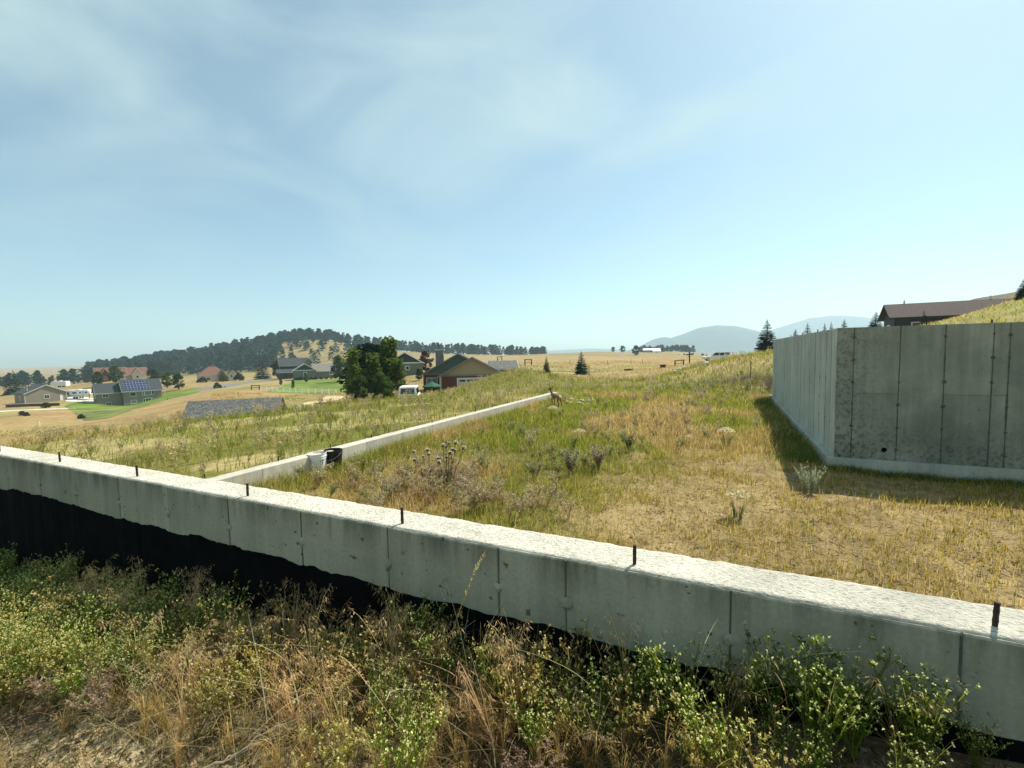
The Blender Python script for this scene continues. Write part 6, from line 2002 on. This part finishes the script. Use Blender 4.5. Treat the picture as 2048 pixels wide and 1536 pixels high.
def thistle(name, px, py, z, label, heads, seed):
    """dry thistle: stem with side stalks, each ending in a round spiny head"""
    p = ray(px, py); q = p * (z / p[2]); r_ = np.random.default_rng(seed)
    root = empty(name, (q[0], q[1], float(gz(q[0], q[1])) - .01), 0, label, 'thistle')
    dist = float(np.linalg.norm(q))
    st = []
    for hx, hy in heads:
        hp = ray(hx, hy) * (q[1] + r_.uniform(-.12, .12)) / ray(hx, hy)[1] - np.array([q[0], q[1], float(gz(q[0], q[1]))])
        t = np.linspace(0, 1, 6)[:, None]
        b0 = np.array([hp[0] * .25, hp[1] * .25, 0])
        pts = b0 + (hp - b0) * t + np.array([0, 0, 1]) * (np.sin(t * np.pi) * .04) + r_.normal(0, .008, (6, 3)) * np.sin(t * np.pi)
        v_, f_ = tube_np(pts, np.linspace(.008, .0045, 6), 5)
        st.append((v_, f_, np.array([.27, .22, .12])))
        m = 10; lp = pts[r_.integers(1, 5, m)]; a = rand_unit(m, r_); b = unit(np.cross(a, rand_unit(m, r_)))
        V, Fq = quads_at(lp + a * .02, a * .03, b * .008); st.append((V, Fq, np.array([.34, .28, .16])))
        # head: dark cup with pale spiny crown
        R = r_.uniform(.022, .034)
        Vh, Fh = lathe([(0.2 * R, -.75 * R), (.85 * R, -.55 * R), (1.0 * R, 0), (.85 * R, .5 * R), (.3 * R, .8 * R)], 10)
        hd = MB().poly(Vh, Fh).build('head', M['thistle'], root, smooth=True, loc=tuple(hp))
        m = 60; d_ = rand_unit(m, r_); d_[:, 2] = np.abs(d_[:, 2]) * 1.2 - .1; d_ = unit(d_); b = unit(np.cross(d_, rand_unit(m, r_)))
        V, Fq = quads_at(d_ * R * 1.05, d_ * R * .38, b * R * .14)
        link('bristles', np_mesh('bristles', V, Fq, M['grass'], np.array([.62, .56, .42]) * r_.uniform(.8, 1.2, (len(V), 1))), hd)
    V, Fq, Cc = join(st)
    link('stems', np_mesh('stems', V, Fq, M['grass'], Cc), root)


M['thistle'] = plain('thistle_cup', (0.07, 0.05, 0.03), 0.9, vary=.3, scale=40)
thistle('thistle', 858, 968, -2.25, 'dry thistle with round pale heads, left of two in the weeds', [(827, 902), (829, 919), (855, 899), (858, 907), (846, 912), (842, 938), (851, 937), (861, 940)], 5)
thistle('thistle', 893, 975, -2.25, 'dry thistle with round pale heads, right of two in the weeds', [(886, 890), (898, 885), (911, 885), (892, 892), (905, 898), (910, 900), (900, 905), (876, 915), (878, 923), (927, 895), (893, 914)], 6)

# the single tall grass stalk leaning before the wall
V0 = ray(905, 1260) * (1.55 / ray(905, 1260)[1]); V1 = ray(945, 1150) * (1.48 / ray(945, 1150)[1]); V2_ = ray(975, 1095) * (1.46 / ray(975, 1095)[1])
gb = V0 + (V0 - V1) * 1.0; gb[2] = float(gz(gb[0], min(gb[1], 1.6))) - .02; gb[1] = min(gb[1], 1.6)
pts = np.array([gb, V0, V1, V2_]); tt = np.linspace(0, 3, 16); pts = np.stack([np.interp(tt, range(4), pts[:, k]) for k in range(3)], -1)
gp = [(*tube_np(pts, np.linspace(.0022, .0008, 16), 5), np.array([.5, .43, .16]))]
rr_ = np.random.default_rng(3); m = 46; u = rr_.uniform(1.55, 2.75, m); p0 = np.stack([np.interp(u, tt, pts[:, k]) for k in range(3)], -1)
dn = unit(unit(V2_ - V1)[None] + rand_unit(m, rr_) * .45); L = rr_.uniform(.01, .028, (m, 1)); sd = unit(np.cross(dn, rand_unit(m, rr_)))
V = np.stack([p0, p0 + dn * L * .5 - sd * .0022, p0 + dn * L, p0 + dn * L * .5 + sd * .0022], 1).reshape(-1, 3)
gp.append((V, np.arange(len(V)).reshape(-1, 4), np.array([.55, .47, .22])))
V, Fq, Cc = join(gp); o_ = gb.copy()
tag(link('grass_stalk', np_mesh('grass_stalk', V - o_, Fq, M['grass'], Cc), None, tuple(o_)), 'single tall pale grass stalk leaning in front of the near wall', 'grass stalk')

# pale dead branch lying on the near ground, and a grey twig
def branch(name, pts_px, label, seed, r0, twigs, c):
    r_ = np.random.default_rng(seed); parts = []
    W = []
    for px, py in pts_px:
        d_ = ray(px, py); t = 1.2
        for _ in range(40):
            q = d_ * t; g = float(gz(q[0], q[1])) + .10
            t = t * (g / q[2]) if q[2] < 0 else t
        W.append(d_ * t)
    W = np.array(W); tt = np.linspace(0, len(W) - 1, 22)
    P_ = np.stack([np.interp(tt, range(len(W)), W[:, k]) for k in range(3)], -1) + r_.normal(0, .004, (22, 3))
    parts.append((*tube_np(P_, np.linspace(r0, r0 * .3, 22), 6), np.array(c)))
    for i in range(twigs):
        j = r_.integers(3, 20); p = P_[j]; d_ = unit((P_[j] - P_[j - 2])[None])[0] + r_.normal(0, .55, 3); d_[2] = abs(d_[2]) * .5; L = r_.uniform(.08, .22)
        q = np.array([p, p + d_ * L * .5 + r_.normal(0, .01, 3), p + d_ * L])
        parts.append((*tube_np(q, [r0 * .5, r0 * .35, r0 * .15], 5), np.array(c)))
    V, Fq, Cc = join(parts); o_ = W[0]
    tag(link(name, np_mesh(name, V - o_, Fq, M['grass'], Cc), None, tuple(o_)), label, 'branch')


branch('dead_branch', [(410, 1536), (470, 1510), (520, 1470), (590, 1440), (660, 1420)], 'pale forked dead branch lying across the near weeds', 5, .0045, 12, (.55, .47, .34))
branch('dead_branch', [(160, 1450), (230, 1452), (300, 1480), (330, 1500)], 'thin straw-coloured twig on the bare near soil', 6, .0025, 3, (.52, .42, .24))
branch('dead_branch', [(100, 1415), (160, 1395), (220, 1388)], 'thin pale stem beneath the grey dead weed mat', 7, .0022, 2, (.52, .44, .28))

# ------------------------------------------------------------------ the deer at the end of the narrow wall
def deer():
    q = ray(1112, 814) * (-2.2 / ray(1112, 814)[2]); x, y = q[0], q[1]
    z = float(gz(x, y))
    V, E, Rr = [], [], []
    def add(p, r, par=None):
        V.append(p); Rr.append(r if hasattr(r, '__len__') else (r, r))
        if par is not None: E.append((par, len(V) - 1))
        return len(V) - 1
    # +x is forwards
    pel = add((-.36, 0, .74), (.12, .135)); loin = add((-.14, 0, .74), (.125, .145), pel); ch = add((.12, 0, .72), (.125, .165), loin); sh = add((.30, 0, .76), (.11, .15), ch)
    n1_ = add((.43, 0, .90), (.07, .085), sh); n2__ = add((.50, .0, 1.04), .058, n1_); hd = add((.545, 0, 1.16), .066, n2__); mz = add((.64, .02, 1.13), .045, hd); nose = add((.715, .03, 1.10), .028, mz)
    rump = add((-.46, 0, .70), .09, pel); tail = add((-.52, 0, .60), .03, rump)
    for s in (-1, 1):
        e0 = add((.50, .05 * s, 1.235), .02, hd); e1 = add((.465, .115 * s, 1.30), .035, e0); add((.44, .15 * s, 1.355), .01, e1)
        a = add((.28, .085 * s, .60), .062, sh); b = add((.27 + .05 * s, .08 * s, .40), .036, a); c = add((.27 + .04 * s, .075 * s, .20), .022, b); d = add((.28 + .03 * s, .075 * s, .02), .022, c)
        a = add((-.36, .09 * s, .58), .09, pel); b = add((-.29 + .05 * s, .09 * s, .44), .052, a); c = add((-.44 + .06 * s, .085 * s, .28), .027, b); d = add((-.41 + .05 * s, .085 * s, .02), .021, c)
    me = bpy.data.meshes.new('body'); me.from_pydata(V, E, [])
    o = bpy.data.objects.new('body', me); col.objects.link(o)
    md = o.modifiers.new('skin', 'SKIN'); md.use_smooth_shade = True
    for i, v_ in enumerate(me.skin_vertices[0].data):
        v_.radius = Rr[i]; v_.use_root = (i == 0)
    o.modifiers.new('sub', 'SUBSURF').levels = 2
    dg = bpy.context.evaluated_depsgraph_get()
    m2 = bpy.data.meshes.new_from_object(o.evaluated_get(dg))
    bpy.data.objects.remove(o)
    co = np.empty(len(m2.vertices) * 3); m2.vertices.foreach_get('co', co); co = co.reshape(-1, 3)
    C_ = np.zeros((len(co), 3)) + [.27, .145, .075]
    C_ = np.where((co[:, 2] < .62)[:, None] & (np.abs(co[:, 1]) < .07)[:, None] & (co[:, 2] > .5)[:, None], [.45, .38, .28], C_)
    C_ = np.where((co[:, 2] < .42)[:, None], [.13, .075, .045], C_)
    C_ = np.where(((co[:, 0] < -.44) & (co[:, 2] > .45))[:, None], [.72, .66, .55], C_)
    C_ = np.where(((co[:, 0] > .36) & (co[:, 2] > .82))[:, None], [.14, .085, .055], C_)
    C_ = np.where((co[:, 0] > .69)[:, None], [.02, .015, .012], C_)
    a = m2.color_attributes.new('Col', 'FLOAT_COLOR', 'POINT'); cc = np.ones((len(co), 4), dtype=np.float32); cc[:, :3] = C_; a.data.foreach_set('color', cc.ravel())
    m2.materials.clear(); m2.materials.append(M['hide'])
    m2.polygons.foreach_set('use_smooth', np.ones(len(m2.polygons), dtype=bool))
    root = empty('deer', (x, y, z + .02), CAMYAW + math.atan2(1024 - 1111, FPX) + 2.25, 'brown deer with pale rump and raised head at the end of the narrow wall', 'deer')
    link('body', m2, root)
    for s in (-1, 1):
        bo = blob('eye', (.575, .055 * s, 1.175), .013, (0, s, 0), M['tar'], root, 5, .6)
    root.scale = (.62, .62, .62)


deer()
